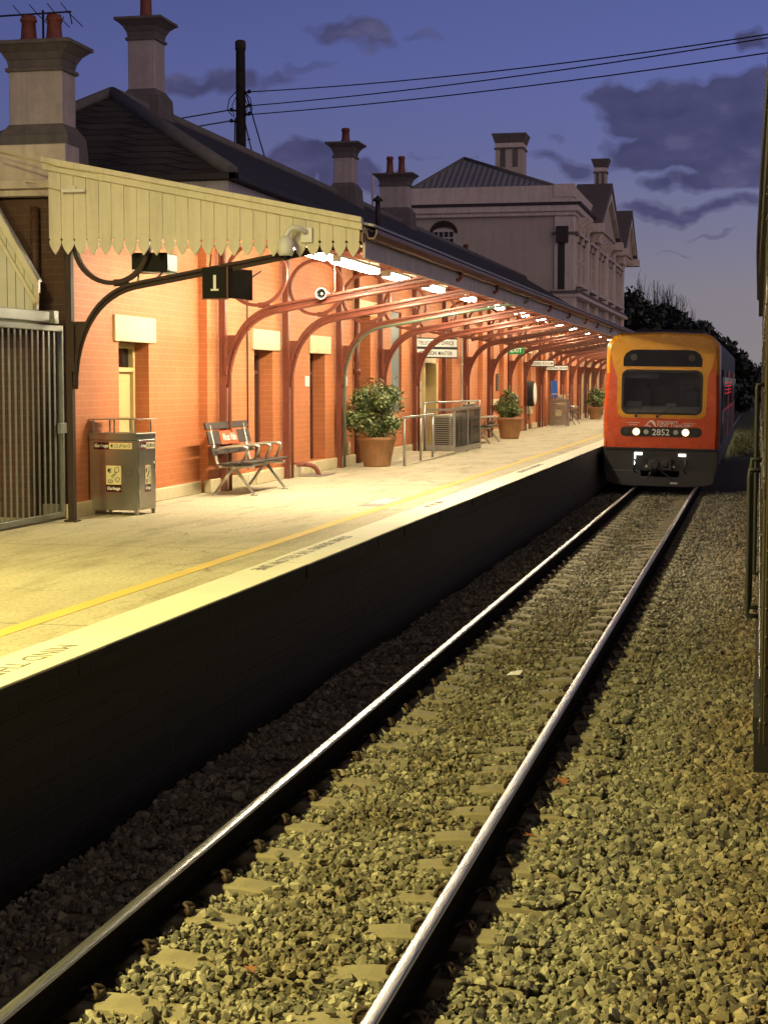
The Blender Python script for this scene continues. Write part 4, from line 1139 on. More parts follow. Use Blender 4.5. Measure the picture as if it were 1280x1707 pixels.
shrub(-7.06, 31.55, .25, .37, .56, 1.42, 1.08, 'broad leafy shrub in a tapered clay pot before the wide doorway', 6500, .042, -.06)
shrub(-6.92, 48.2, .26, .38, .60, .94, .95, 'tall rounded shrub in a clay pot next to the far bench', 3800, .045, -.08)
shrub(-6.92, 74.3, .24, .35, .53, 1.02, .88, 'small shrub in a pale clay pot close beside the railcar', 2800, .05, -.02)

# ------------------------------------------------------------------ handrail and air conditioner cage
t = thing('ramp_handrail', 'galvanised ramp handrail with three posts before the cream door', 'handrail', (-6.6, 33, PZ))
for x, y in ((-6.56, 31.7), (-6.6, 33.5), (-6.62, 34.9)): MB().tube([(x, y, PZ), (x, y, PZ + .90)], .024, 10).build('post', 'galv', t)
q = MB(); q.tube([(-6.56, 31.5, PZ + .92), (-6.62, 34.95, PZ + .93), (-6.62, 35.05, PZ + .90), (-6.62, 35.05, PZ + .82)], .024, 10); q.build('rail', 'galv', t)
t = thing('rear_handrail', 'pinkish grey handrail against the wall behind the air conditioner cage', 'handrail', (-7.4, 40, PZ))
q = MB(); q.tube([(-7.38, 37.8, PZ + 1.13), (-7.1, 44.0, PZ + 1.12)], .022, 8); q.tube([(-7.38, 37.9, PZ), (-7.38, 37.9, PZ + 1.13)], .022, 8); q.tube([(-7.1, 43.9, PZ), (-7.1, 43.9, PZ + 1.12)], .022, 8); q.build('rail', 'galv', t)
g = MB(); g.prism([(31.6, PZ + .001), (37.2, PZ + .001), (37.2, PZ + .07)], 'x', -7.66, -6.55); structure(g, 'ramp', 'platform')
t = thing('air_conditioner_cage', 'galvanised mesh cage around air conditioner units beside the cream door', 'cage', (-6.9, 39, PZ))
X0, X1, Ya, Yb, Zt = -7.22, -6.6, 37.35, 40.9, PZ + .96
for x, y in ((X0, Ya), (X1, Ya), (X1, 39.1), (X1, Yb), (X0, Yb)): MB().box(x - .025, x + .025, y - .025, y + .025, PZ, Zt).build('post', 'galv', t)
q = MB(); q.box(X0 - .02, X1 + .02, Ya - .02, Ya + .02, Zt - .001, Zt + .05); q.box(X1 - .02, X1 + .02, Ya + .02, Yb, Zt - .002, Zt + .048); q.box(X0, X1, Yb, Yb + .03, Zt - .002, Zt + .046); q.build('top_rail', 'galv', t)
q = MB(); q.box(X0, X1, Ya - .035, Ya - .026, PZ + .03, PZ + .20); q.box(X1 + .026, X1 + .035, Ya, Yb, PZ + .03, PZ + .14); q.build('kick_plate', 'galv', t)
q = MB()
for k in range(14): x = X0 + (X1 - X0) * k / 13; q.box(x - .003, x + .003, Ya - .004, Ya + .002, PZ + .2, Zt)
for k in range(17): z = PZ + .2 + (.76) * k / 16; q.box(X0, X1, Ya - .009, Ya - .0045, z - .003, z + .003)
for k in range(70): y = Ya + (Yb - Ya) * k / 69; q.box(X1 - .002, X1 + .004, y - .003, y + .003, PZ + .14, Zt)
for k in range(17): z = PZ + .2 + (.76) * k / 16; q.box(X1 + .0045, X1 + .009, Ya, Yb, z - .003, z + .003)
q.build('wire_mesh', 'mesh_dark', t)
for j, (y0, y1, lb) in enumerate(((37.6, 38.8, 'boxy cream air conditioner unit at the near end of the cage'), (39.3, 40.6, 'boxy cream air conditioner unit at the far end of the cage'))):
    u = thing('air_conditioner', lb, 'air conditioner', (-6.9, y0, PZ), 'air conditioners in the cage')
    MB().box(-7.12, -6.72, y0, y1, PZ + .06, PZ + .86).build('case', 'ac_white', u, bevel=.015)
    MB().box(-7.1, -6.75, y0 + .02, y1 - .02, PZ, PZ + .062).build('base', 'black', u)
    q = MB()
    for k in range(12): q.tube([(-6.715, (y0 + y1) / 2 + (.04 + .025 * k) * math.cos(a), PZ + .46 + (.04 + .025 * k) * math.sin(a)) for a in [2 * PI * i / 24 for i in range(24)]], .004, 4, True)
    q.build('fan_grille', 'black', u)
    q = MB()
    for k in range(14): q.box(-7.08, -6.76, y0 - .008, y0 - .001, PZ + .14 + k * .048, PZ + .165 + k * .048)
    q.build('fin', 'mesh_dark', u)

# ------------------------------------------------------------------ gate and lean-to at the left
t = thing('barred_gate', 'tall galvanised gate of vertical flat bars at the platform back', 'gate', (-7.9, 15, PZ))
GX = -7.88; GY0, GY1 = 13.4, 18.52
q = MB(); q.box(GX - .03, GX + .03, GY0, GY1, 3.17, 3.235); q.box(GX - .03, GX + .03, GY0, GY1, PZ + .03, PZ + .09); q.box(GX - .029, GX + .031, GY1 - .045, GY1 + .004, PZ + .02, 3.24); q.build('frame', 'gate_metal', t, bevel=.004)
q = MB(); y = GY1 - .19; k = 0
while y > GY0: q.box(GX - .004, GX + .004, y - .024, y + .024, PZ + .09, 3.17); y -= .152
q.build('bar', 'gate_metal', t, bevel=.003)
q = MB(); q.box(GX + .03, GX + .07, GY1 - .2, GY1 - .02, 2.0, 2.12); q.build('lock', 'galv', t, bevel=.004)
t = thing('lean_to_shed', 'pale board lined lean-to gable with sloping barge over the barred gate', 'shed', (-8.5, 18.2, PZ))
q = MB(); q.box(-14, GX + .06, 18.20, 18.33, 3.29, 3.40); q.box(-14, GX + .12, 18.08, 18.2, 3.25, 3.30)
q.box(GX - .06, GX + .06, 13.2, 18.07, 3.26, 3.38)
q.build('beam', 'gate_metal', t, bevel=.006)
sl = (4.57 - 3.75) / (-8.46 + 7.97)
def zz(x): return 3.75 + sl * (x + 7.99)
q = MB(); q.prism([(-8.03, 3.41), (-8.03, zz(-8.03) - .18), (-8.55, zz(-8.55) - .18), (-9.6, zz(-9.6) - .18), (-9.6, 3.41)], 'y', 18.22, 18.26); q.build('gable', 'lined_boards', t)
q = MB(); q.prism([(-7.98, zz(-7.98)), (-9.6, zz(-9.6)), (-9.6, zz(-9.6) - .14), (-7.98, zz(-7.98) - .14)], 'y', 18.12, 18.20); q.prism([(-8.02, zz(-8.02) - .30), (-9.6, zz(-9.6) - .30), (-9.6, zz(-9.6) - .38), (-8.02, zz(-8.02) - .38)], 'y', 18.17, 18.219); q.build('barge_board', 'valance', t, bevel=.006)
q = MB(); q.tube([(-8.0, 18.16, 3.72), (-8.0, 18.16, 3.50), (-8.06, 18.16, 3.46)], .018, 8); q.build('downpipe', 'cream', t)
q = MB(); q.prism([(-7.97, zz(-7.97) + .002), (-9.6, zz(-9.6) + .002), (-9.6, zz(-9.6) + .03), (-7.97, zz(-7.97) + .03)], 'y', 18.125, 18.215); q.build('roof', 'corrugated', t)
q = MB(); q.box(-14, -8.3, 13, 13.1, PZ, 3.2); tag(q.build('yard_wall', 'end_brick'), 'dark brick wall deep behind the barred gate', 'wall')

# tv antenna over the front chimney
t = thing('tv_antenna', 'television antenna with bent rods above the twin pot chimney', 'antenna', (-8.86, 20.4, 6.8))
q = MB(); q.tube([(-8.92, 20.55, 6.0), (-8.92, 20.55, 7.28)], .016, 6); q.build('mast', 'wirecol', t)
q = MB(); q.tube([(-9.6, 20.5, 7.22), (-8.52, 20.5, 7.235)], .012, 6); q.build('boom', 'wirecol', t)
q = MB()
for x in (-9.2, -8.98, -8.74, -8.56): q.tube([(x, 20.5, 7.23), (x + .03, 20.2, 7.28)], .006, 5); q.tube([(x, 20.5, 7.23), (x + .05, 20.85, 7.12)], .006, 5)
q.tube([(-9.18, 20.5, 7.2), (-9.04, 20.45, 6.97), (-9.02, 20.45, 6.8)], .006, 5); q.tube([(-8.54, 20.5, 7.23), (-8.51, 20.5, 7.08)], .008, 5); q.tube([(-8.62, 20.5, 7.18), (-8.7, 20.5, 6.95)], .006, 5)
q.build('rod', 'wirecol', t)

# ------------------------------------------------------------------ two storey building behind the canopy
rb = thing('refreshment_building', 'dark two storey rendered building with ornate track facade, parapet and hipped iron roof', 'building', (-11, 74, PZ))
BX, BY0, BY1 = -8.02, 74.05, 101.5
q = MB(); q.box(-15.6, BX, BY0, BY1, 5.3, 10.3); q.build('upper_wall', 'stucco', rb)
q = MB(); q.box(-15.6, BX + .28, BY0, BY1, PZ, 5.28); q.build('lower_wall', 'wall_brick', rb)
q = MB(); q.box(-15.6, BX + .10, BY0 - .1, BY1, 10.2, 11.05); q.box(BX - .75, BX + .14, BY0 - .15, BY0 + .75, 10.55, 11.10); q.build('parapet', 'stucco_trim', rb)
q = MB(); q.box(-15.6, BX + .35, BY0 - .30, BY1, 9.92, 10.20); q.box(-15.6, BX + .22, BY0 - .2, BY1, 9.75, 9.92); q.build('cornice', 'stucco_trim', rb, bevel=.03)
q = MB(); q.box(-15.6, BX + .45, BY0 - .36, BY1, 10.201, 10.32); q.build('gutter', 'dark_trim', rb)
q = MB(); rz = 12.75
q.add([(-15.4, BY0 + .4, 10.9), (BX - .3, BY0 + .4, 10.9), (BX - .3, BY1 - .4, 10.9), (-15.4, BY1 - .4, 10.9), (-13.3, BY0 + 3.6, rz), (-13.3, BY1 - 3.6, rz)], [(0, 1, 4), (1, 2, 5, 4), (2, 3, 5), (3, 0, 4, 5)]); rro = q.build('roof', 'corrugated', rb)
q = MB(); q.tube([(-15.4, BY0 + .4, 10.92), (-13.3, BY0 + 3.6, rz + .02), (-13.3, BY1 - 3.6, rz + .02)], .09, 8); q.tube([(BX - .3, BY0 + .4, 10.92), (-13.3, BY0 + 3.6, rz + .02)], .09, 8); q.build('ridge_cap', 'ridge', rro)
def bchim(cx_, cy_, hx, hy, z0, z1):
    m = MB(); m.box(cx_ - hx, cx_ + hx, cy_ - hy, cy_ + hy, z0, z1 - .62); c = m.build('chimney', 'stucco', rb)
    m = MB(); m.frustum((cx_, cy_), z1 - .42, z1 - .06, hx + .02, hy + .02, hx + .14, hy + .14); m.box(cx_ - hx - .15, cx_ + hx + .15, cy_ - hy - .15, cy_ + hy + .15, z1 - .06, z1); m.build('chimney_cap', 'render_dark', c)
    m = MB(); m.box(cx_ - hx - .01, cx_ + hx + .01, cy_ - hy - .01, cy_ + hy + .01, z1 - .62, z1 - .42); m.build('chimney_band', 'stucco_trim', c)
    m = MB(); m.box(cx_ - hx - .05, cx_ + hx + .05, cy_ - hy - .05, cy_ + hy + .05, z1 - .70, z1 - .62)
    for s in (-.45, .45): m.box(cx_ + hx * s - hx * .2, cx_ + hx * s + hx * .2, cy_ - hy - .012, cy_ - hy + .01, z1 - 1.5, z1 - .7)
    m.build('chimney_recess', 'render_dark', c)
bchim(-11.15, 77.6, .62, .62, 10.9, 13.75); bchim(-7.95, 87.0, .30, .35, 10.9, 13.75)
# side window with arched brick head
w = MB(); w.box(-14.05, -13.1, BY0 - .03, BY0 - .002, 8.0, 9.25); wo = w.build('window', 'whitewood', rb)
q = MB()
for i in range(4):
    for j in range(4): q.box(-14.0 + i * .225, -13.82 + i * .225, BY0 - .036, BY0 - .031, 8.06 + j * .29, 8.29 + j * .29)
q.build('pane', 'car_glass', wo)
q = MB(); arc_ = [(-13.575 + .62 * math.cos(a), 9.1 + .55 * math.sin(a)) for a in [PI * k / 10 for k in range(11)]]; inn = [(-13.575 + .48 * math.cos(a), 9.14 + .22 * math.sin(a)) for a in [PI * k / 10 for k in range(11)]][::-1]
for k in range(10): q.prism([arc_[k], arc_[k + 1], inn[9 - k], inn[10 - k]], 'y', BY0 - .06, BY0 - .003)
q.build('arch', 'iron_dark', wo)
q = MB(); q.box(BX - .55, BX - .25, BY0 - .12, BY0 - .01, 5.4, 9.3); q.box(BX - .62, BX - .1, BY0 - .25, BY0 - .01, 8.6, 9.3); q.build('downpipe', 'dark_trim', rb)
# corner pilasters, string course and window bays of the facade
q = MB()
q.box(BX - .72, BX + .16, BY0 - .10, BY0 + .75, 6.6, 9.75); q.box(BX - .78, BX + .2, BY0 - .14, BY0 + .8, 5.3, 6.6)
q.build('pilaster', 'stucco_trim', rb, bevel=.03)
for y in (79.6, 84.0, 89.8, 94.2, 100.4): MB().box(BX, BX + .2, y, y + .75, 5.3, 9.75).build('pilaster', 'stucco_trim', rb, bevel=.03)
q = MB(); q.box(BX - .85, BX + .34, BY0 - .22, BY1, 6.42, 6.55); q.box(BX, BX + .26, BY0, BY1, 6.55, 6.62); q.box(BX - .80, BX + .27, BY0 - .17, BY0 + .85, 8.95, 9.06)
q.build('string_course', 'render_dark', rb)
q = MB(); q.box(BX - .82, BX + .40, BY0 - .19, BY1, 6.28, 6.42); q.build('string_course', 'stucco_trim', rb)
for i, yc_ in enumerate((76.3, 78.4, 81.3, 83.0, 86.2, 88.2, 91.2, 93.0, 95.8, 97.4, 99.3)):
    w = MB(); w.box(BX - .02, BX + .015, yc_ - .55, yc_ + .55, 6.95, 9.0); wo = w.build('window', 'car_glass', rb)
    q = MB()
    for s in (-.66, .55): q.box(BX, BX + .11, yc_ + s, yc_ + s + .11, 6.9, 9.0)
    q.box(BX, BX + .08, yc_ - .03, yc_ + .03, 6.95, 9.0); q.box(BX, BX + .07, yc_ - .55, yc_ + .55, 7.95, 8.02); q.build('frame', 'stucco_trim', wo)
    q = MB(); q.box(BX, BX + .3, yc_ - .8, yc_ + .8, 6.80, 6.95); q.build('sill', 'stucco_trim', wo)
    q = MB(); q.box(BX, BX + .30, yc_ - .8, yc_ + .8, 9.0, 9.14); q.box(BX, BX + .2, yc_ - .75, yc_ - .55, 8.75, 9.0); q.box(BX, BX + .2, yc_ + .55, yc_ + .75, 8.75, 9.0); q.build('hood', 'stucco_trim', wo)
q = MB(); y = BY0 + .9
while y < BY1:
    MB().prism([(BX + .15, 9.75), (BX + .55, 9.75), (BX + .55, 9.62), (BX + .30, 9.45), (BX + .2, 9.2), (BX + .15, 9.2)], 'y', y, y + .22).build('cornice_bracket', 'stucco_trim', rb); y += 1.45
for ya, yb in ((80.5, 91.5), (95.4, 104.0)):
    ym = (ya + yb) / 2
    q = MB(); q.prism([(ya, 9.9), (yb, 9.9), (ym, 12.05)], 'x', BX - .6, BX + .50); gb = q.build('gable', 'stucco', rb)
    q = MB(); q.prism([(ya - .5, 9.95), (ya - .3, 9.75), (ym, 12.1), (yb + .3, 9.75), (yb + .5, 9.95), (ym, 12.45)], 'x', BX - 1.0, BX + .75); q.build('gable_roof', 'render_dark', gb)
    q = MB(); q.prism([(ya + .5, 10.15), (ya + .9, 10.15), (ym, 11.65), (yb - .9, 10.15), (yb - .5, 10.15), (ym, 11.98)], 'x', BX + .5, BX + .72); q.build('gable_trim', 'stucco_trim', gb)
    for xa, y0_, y1_, z0_, z1_ in ((.85, ya - .6, ya + .5, 9.55, 9.95), (.85, yb - .5, yb + .6, 9.55, 9.95), (.42, ya + 2.2, ya + 4., 9.3, 9.72)): MB().box(BX, BX + xa, y0_, y1_, z0_, z1_).build('gable_return', 'stucco_trim', gb)
# ground floor openings of that building
for y in (76.5, 80, 84, 88, 92):
    d = MB(); d.box(BX + .281, BX + .30, y, y + 1.1, PZ, 3.5); do = d.build('door', 'door_brown', rb)
    q = MB(); q.box(BX + .281, BX + .34, y - .12, y, PZ, 3.6); q.box(BX + .281, BX + .34, y + 1.1, y + 1.22, PZ, 3.6); q.box(BX + .281, BX + .338, y - .12, y + 1.22, 3.6, 3.85); q.build('frame', 'cream', do)
q = MB(); q.box(BX + .281, BX + .33, BY0, BY1, PZ, PZ + .2); q.build('plinth', 'plinth', rb)

# ------------------------------------------------------------------ utility pole and cables
t = thing('utility_pole', 'weathered timber power pole rising behind the slate roof ridge', 'pole', (-14.15, 46, -.4))
q = MB(); q.lathe([(.19, -.4), (.13, 11.75), (.15, 11.76), (.15, 11.98), (.10, 12.02)], (-14.15, 46, 0), 14); q.build('pole', 'polewood', t)
q = MB()
for z, s in ((10.58, 1), (10.2, 1), (9.98, 1), (10.1, -1), (9.8, -1)): q.tube([(-14.15 + s * .1, 46, z), (-14.15 + s * .24, 45.95, z + .02)], .03, 6); q.sphere((-14.15 + s * .26, 45.95, z + .03), .06, 8)
for s in (-1, 1):
    q.tube([(-14.15 + s * .12, 45.95, 10.62), (-14.15 + s * .30, 45.9, 10.42), (-14.15 + s * .36, 45.9, 10.12), (-14.15 + s * .22, 45.95, 9.95)], .015, 5)
    q.tube([(-14.15 + s * .1, 45.95, 10.5), (-14.15 + s * .22, 45.9, 10.25), (-14.15 + s * .16, 45.9, 9.9)], .012, 5)
q.tube([(-14.3, 45.95, 9.9), (-14.34, 45.95, 8.0)], .02, 5); q.tube([(-13.95, 45.95, 9.3), (-13.86, 45.95, 9.31)], .02, 5)
q.build('insulator', 'wirecol', t)
def cable(name, p0, p1, sag, r, label, cat='cable', grp='overhead cables'):
    pts = []
    for k in range(25):
        s = k / 24; v = Vector(p0).lerp(Vector(p1), s); v.z -= sag * 4 * s * (1 - s); pts.append(v)
    return tag(MB().tube(pts, r, 6).build(name, 'wirecol'), label, cat, grp)
cable('overhead_cable', (-13.9, 45.95, 10.60), (9.0, 30, 9.72), .42, .015, 'twisted dark overhead cable, topmost of the three crossing the sky')
cable('overhead_cable', (-13.9, 45.95, 10.22), (9.0, 30, 9.74), .35, .015, 'twisted dark overhead cable, middle one of the three crossing the sky')
cable('overhead_cable', (-13.9, 45.95, 9.98), (9.0, 30, 9.32), .30, .015, 'twisted dark overhead cable, lowest of the three crossing the sky')
cable('service_wire', (-14.4, 45.95, 10.13), (-20.5, 41, 8.35), .0, .02, 'thin service wire running down left of the power pole, upper of the pair', grp='service wires at the power pole')
cable('service_wire', (-14.4, 45.95, 9.83), (-20.0, 41, 8.15), .0, .02, 'thin service wire running down left of the power pole, lower of the pair', grp='service wires at the power pole')
cable('stay_wire', (-13.98, 45.9, 10.6), (-12.55, 44.5, 7.0), .0, .02, 'steep dark stay wire right of the power pole, the longer one', grp='stay wires at the power pole')
cable('stay_wire', (-14.0, 45.9, 9.75), (-13.1, 45.0, 7.0), .0, .018, 'steep dark stay wire right of the power pole, the shorter one', grp='stay wires at the power pole')

# ------------------------------------------------------------------ trees
def leafy(x, y, h, w, label, n=2600, leaf=.27, z0=-.4):
    n = int(n * 1.7); h *= .94
    t = thing('tree', label, 'tree', (x, y, z0), 'dark trees beyond the railcar')
    q = MB(); q.tube([(x, y, z0), (x + .1, y, z0 + h * .3), (x, y, z0 + h * .7)], .35, 8, r2=.1)
    for k in range(5):
        a = random.uniform(0, 2 * PI); q.tube([(x, y, z0 + h * random.uniform(.25, .5)), (x + w * .3 * math.cos(a), y + w * .3 * math.sin(a), z0 + h * random.uniform(.5, .8))], .12, 6, r2=.03)
    q.build('trunk', 'bark', t)
    lob = []
    for k in range(34):
        zz_ = random.uniform(.12, .97); a = random.uniform(0, 2 * PI); env = (1 - zz_ ** 1.7) ** .6 * (.6 + .4 * min(1, zz_ * 5))
        r = w / 2 * env * random.uniform(.3, .9)
        lob.append(Vector((x + r * math.cos(a), y + r * math.sin(a), z0 + h * zz_))), 
    q = MB()
    for i in range(n):
        c = random.choice(lob); d = Vector((random.gauss(0, 1), random.gauss(0, 1), random.gauss(0, .8))).normalized()
        p = c + d * (w * .13 * random.random() ** .4)
        tx = Vector((random.gauss(0, 1), random.gauss(0, 1), random.gauss(0, 1))).normalized(); ty = tx.cross(d).normalized() if tx.cross(d).length > .01 else Vector((0, 0, 1))
        s = leaf * random.uniform(.5, 1.2)
        q.add([p - tx * s, p + ty * s * .6, p + tx * s, p - ty * s * .6], [(0, 1, 2), (0, 2, 3)])
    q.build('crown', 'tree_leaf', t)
leafy(-10.6, 138, 10.8, 8.5, 'dark dense tree right behind the two storey building', 4200)
leafy(-8.3, 150, 9.8, 8.5, 'dark bushy tree directly above the railcar roof', 3600)
leafy(-6.2, 143, 8.8, 7.5, 'broad dark tree over the right half of the railcar roof', 3800)
leafy(-4.3, 134, 7.7, 6.5, 'lower dark tree where the treeline slopes down beside the railcar', 3200)
leafy(-3.1, 150, 6.9, 6.4, 'low dark tree to the right of the railcar', 2600)
leafy(-1.7, 180, 5.4, 7.0, 'farthest low dark tree near the old carriage', 2400)
leafy(.4, 205, 5.0, 8.0, 'farthest low dark tree partly behind the old carriage', 2400)
def bare(x, y, h, label):
    t = thing('bare_tree', label, 'tree', (x, y, -.4), 'leafless trees behind the dark treeline')
    q = MB(); q.tube([(x, y, -.4), (x, y, h * .35), (x + .1, y, h * .7)], .2, 7, r2=.06); q.build('trunk', 'bark_pale', t)
    q = MB()
    for k in range(46):
        z0 = h * random.uniform(.25, .72); a = random.uniform(0, 2 * PI); sp = random.uniform(.15, .9) ; l = h * random.uniform(.22, .36)
        p0 = Vector((x, y, z0)); p1 = p0 + Vector((sp * .7 * math.cos(a), sp * .7 * math.sin(a), l * .5)); p2 = p0 + Vector((sp * math.cos(a), sp * math.sin(a), l)); p2.z = min(p2.z, h)
        q.tube([p0, p1, p2], .045, 4, r2=.010)
        for j in range(3):
            s = random.uniform(.3, .9); b = p0.lerp(p2, s); q.tube([b, b + Vector((random.gauss(0, .25), random.gauss(0, .2), random.uniform(.5, 1.1)))], .022, 3, r2=.008)
    q.build('branches', 'bark_pale', t)
for i, (x, y, h, l) in enumerate(((-11.2, 165, 13.2, 'leafless upright tree, leftmost and tallest of the bare row'), (-9.8, 166, 12.4, 'leafless upright tree, second from the left in the bare row'), (-8.6, 164, 11.9, 'leafless upright tree, middle of the bare row'), (-7.7, 167, 11.0, 'leafless upright tree, fourth from the left in the bare row'), (-6.7, 168, 9.6, 'leafless upright tree, rightmost and shortest of the bare row'))): bare(x, y, h, l)

# ------------------------------------------------------------------ railcar
rc = thing('railcar', 'orange and yellow diesel railcar with lit headlights and number 2852', 'railcar', (-2.375, 42.5, 0))
def sect(inset, top_drop=0.):
    """half-open body outline (x, z) from lower left round the roof to lower right, local x"""
    hw = 1.41 - inset; zb = .98; zt = 3.80 - inset * .6 - top_drop
    pts = [(-hw * 1.0, zb), (-hw * 1.005, 1.5), (-hw, 2.2), (-hw * .985, 2.8)]
    cxr, cz_ = hw * .985 - .44, zt - .44
    for k in range(1, 9):
        a = PI - (PI / 2) * k / 8 * .92; pts.append((-cxr + .44 * math.cos(a), cz_ + .44 * math.sin(a)))
    pts.append((-hw * .3, zt + .015)); 
    full = pts + [(0, zt + .03)] + [(-a, b) for a, b in pts[::-1]]
    return full
def loc(m): return m
secs = [(0.0, .10), (.03, .05), (.09, .02), (.2, .0), (.45, 0), (.9, 0), (25.2, 0)]
q = MB(); rings = [[(x, yv, z) for x, z in sect(i)] for yv, i in secs]; n = len(rings[0])
for r in rings: q.v += r
for a in range(len(rings) - 1):
    for k in range(n - 1):
        z = (rings[a][k][2] + rings[a][k + 1][2]) / 2; yv = secs[a][0]
        if yv >= .9: mi = 2
        elif z > 3.0: mi = 1
        elif yv >= .45: mi = 0 if z < 1.9 else (2 if z > 2.6 else 0)
        else: mi = 0
        q.f.append([a * n + k, a * n + k + 1, (a + 1) * n + k + 1, (a + 1) * n + k]); q.mi.append(mi); q.sm.append(True)
def holed(outer, inner, y):
    bm = bmesh.new(); es = []
    for lp in (outer, inner):
        vs = [bm.verts.new((a, y, b)) for a, b in lp]
        es += [bm.edges.new((vs[i], vs[(i + 1) % len(vs)])) for i in range(len(vs))]
    bmesh.ops.triangle_fill(bm, edges=es, use_beauty=True)
    bm.verts.index_update()
    out = ([tuple(v.co) for v in bm.verts], [[v.index for v in f.verts] for f in bm.faces]); bm.free(); return out
HOLE = rrect(-.93, .93, 1.85, 2.84, .13)
vh, fh = holed([(x, z) for x, _, z in rings[0]], HOLE, 0.0); q.cur = 0; q.add(vh, fh)
q.f.append(list(range((len(rings) - 1) * n, len(rings) * n))); q.mi.append(2); q.sm.append(False)
q.f.append([0, (len(rings) - 1) * n, len(rings) * n - 1, n - 1]); q.mi.append(2); q.sm.append(False)
body = q.build('body', ['car_orange', 'car_yellow', 'car_grey'], rc, local=True)
# yellow mask on the front
ys_ = [(-1.08, 1.92), (-1.06, 1.80), (-.96, 1.71), (.96, 1.71), (1.06, 1.80), (1.08, 1.92), (1.10, 2.7), (1.22, 3.05)]
top = [p for p in sect(.102) if p[1] > 3.1][::-1]
ym_ = ys_ + [p for p in top]  + [(-1.22, 3.05), (-1.10, 2.7)]
m = MB(); vh, fh = holed(ym_, rrect(-.935, .935, 1.845, 2.845, .135), -.006); m.add(vh, fh); m.build('front_mask', 'car_yellow', rc, local=True)
m = MB(); vh, fh = holed(rrect(-.985, .985, 1.80, 2.90, .17), HOLE, -.012); m.add(vh, fh); m.build('windscreen_surround', 'car_black', rc, local=True)
m = MB(); m.add([(a, -.010, b) for a, b in rrect(-.94, .94, 1.84, 2.85, .135)], [tuple(range(24))]); m.build('windscreen', 'clear_glass', rc, local=True)
m = MB(); m.box(-1.3, 1.3, 1.5, 1.55, 1.0, 3.6); cab = m.build('cab_bulkhead', 'cab_grey', rc, local=True)
m = MB(); m.box(-.40, .36, 1.47, 1.499, 1.2, 2.75); m.build('cab_door', 'car_black', cab, local=True)
m = MB(); m.prism([(.12, 1.6), (.12, 1.93), (.25, 2.0), (.6, 1.95), (.6, 1.6)], 'x', -1.2, 1.2); m.box(-.9, -.5, .3, .45, 1.95, 2.12); m.box(.1, .35, .25, .4, 1.97, 2.08); m.build('cab_console', 'cab_grey', rc, local=True, bevel=.02)
m = MB(); m.box(-.78, -.34, .95, 1.08, 1.7, 2.42); m.box(-.70, -.42, .96, 1.06, 2.44, 2.62); m.build('cab_seat', 'cab_seat', rc, local=True, bevel=.04)
m = MB(); m.box(.40, .86, .95, 1.08, 1.7, 2.38); m.box(.5, .76, .96, 1.06, 2.40, 2.56); m.build('cab_seat', 'cab_seat', rc, local=True, bevel=.04)
m = MB(); m.box(-.92, -.10, .05, .07, 2.68, 2.84); m.build('sun_visor', 'cab_seat', rc, local=True)
MB().prism([(-.955, 2.98)] + [(.955, 2.98)] + [(.955, 3.17), (.90, 3.29), (.78, 3.37), (.62, 3.39), (-.62, 3.39), (-.78, 3.37), (-.90, 3.29), (-.955, 3.17)], 'y', -.016, -.0085).build('destination_panel', 'car_glass', rc, local=True)
for x in (-.70, .70): MB().lathe([(.085, -.021), (.085, -.0165)], (x, 0, 3.2), 20, axis='y').build('marker_lamp', 'car_grey', rc, local=True)
MB().prism(rrect(-.985, .985, 1.26, 1.49, .10), 'y', -.016, -.0085).build('lamp_panel', 'car_black', rc, local=True)
for x in (-.60, .60):
    hl = MB().lathe([(.06, -.032), (.06, -.0165)], (x, 0, 1.37), 20, axis='y').build('headlight', 'headlight', rc, local=True)
    MB().lathe([(.062, -.028), (.092, -.018), (.092, -.0165), (.062, -.0168)], (x, 0, 1.37), 24, axis='y', caps=False).build('reflector', 'halo', hl, local=True)
for x in (-.36, .36): MB().lathe([(.06, -.022), (.06, -.0165)], (x, 0, 1.37), 16, axis='y').build('marker_lamp', 'galv', rc, local=True)
for x in (-.84, .84): MB().lathe([(.06, -.020), (.06, -.0165)], (x, 0, 1.37), 16, axis='y').build('marker_lamp', 'car_grey', rc, local=True)
m = xf(text_mb('2852', .215, 'CENTER', .001, bold=.003), frame((0, -.0185, 1.295), (1, 0, 0), (0, 0, 1))); m.build('lettering', 'white', rc, local=True)
m = xf(text_mb('transport', .13, 'LEFT', .001), frame((-.10, -.003, 1.585), (1, 0, 0), (0, 0, 1))); m2 = xf(text_mb('NSW TrainLink', .125, 'LEFT', .001), frame((-.10, -.003, 1.50), (1, 0, 0), (0, 0, 1))); m.add(m2.v, m2.f); m.build('lettering', 'white', rc, local=True)
m = MB()   # curling petal mark
def petal(pts_o, pts_i): m.prism(pts_o + pts_i[::-1], 'y', -.004, -.0012)
A = [(-.36, 1.53), (-.33, 1.60), (-.27, 1.655), (-.20, 1.655), (-.145, 1.60), (-.12, 1.50)]; Bq = [(-.345, 1.53), (-.315, 1.58), (-.27, 1.62), (-.225, 1.61), (-.19, 1.565), (-.13, 1.495)]
petal(A, Bq); petal([(-.36, 1.53), (-.31, 1.545), (-.25, 1.50)], [(-.36, 1.518), (-.31, 1.525), (-.27, 1.492)]); petal([(-.40, 1.545), (-.37, 1.53), (-.33, 1.53)], [(-.40, 1.525), (-.37, 1.515), (-.33, 1.52)])
m.build('emblem', 'white', rc, local=True)
m = MB()
for x0 in (-.85, .52):
    for j, (a, b) in enumerate(((0, .32), (.06, .26))):
        x = x0 + a
        while x < x0 + b: m.box(x, x + .018, -.003, -.001, 1.585 - j * .045, 1.60 - j * .045); x += .026
m.build('small_print', 'offwhite', rc, local=True)
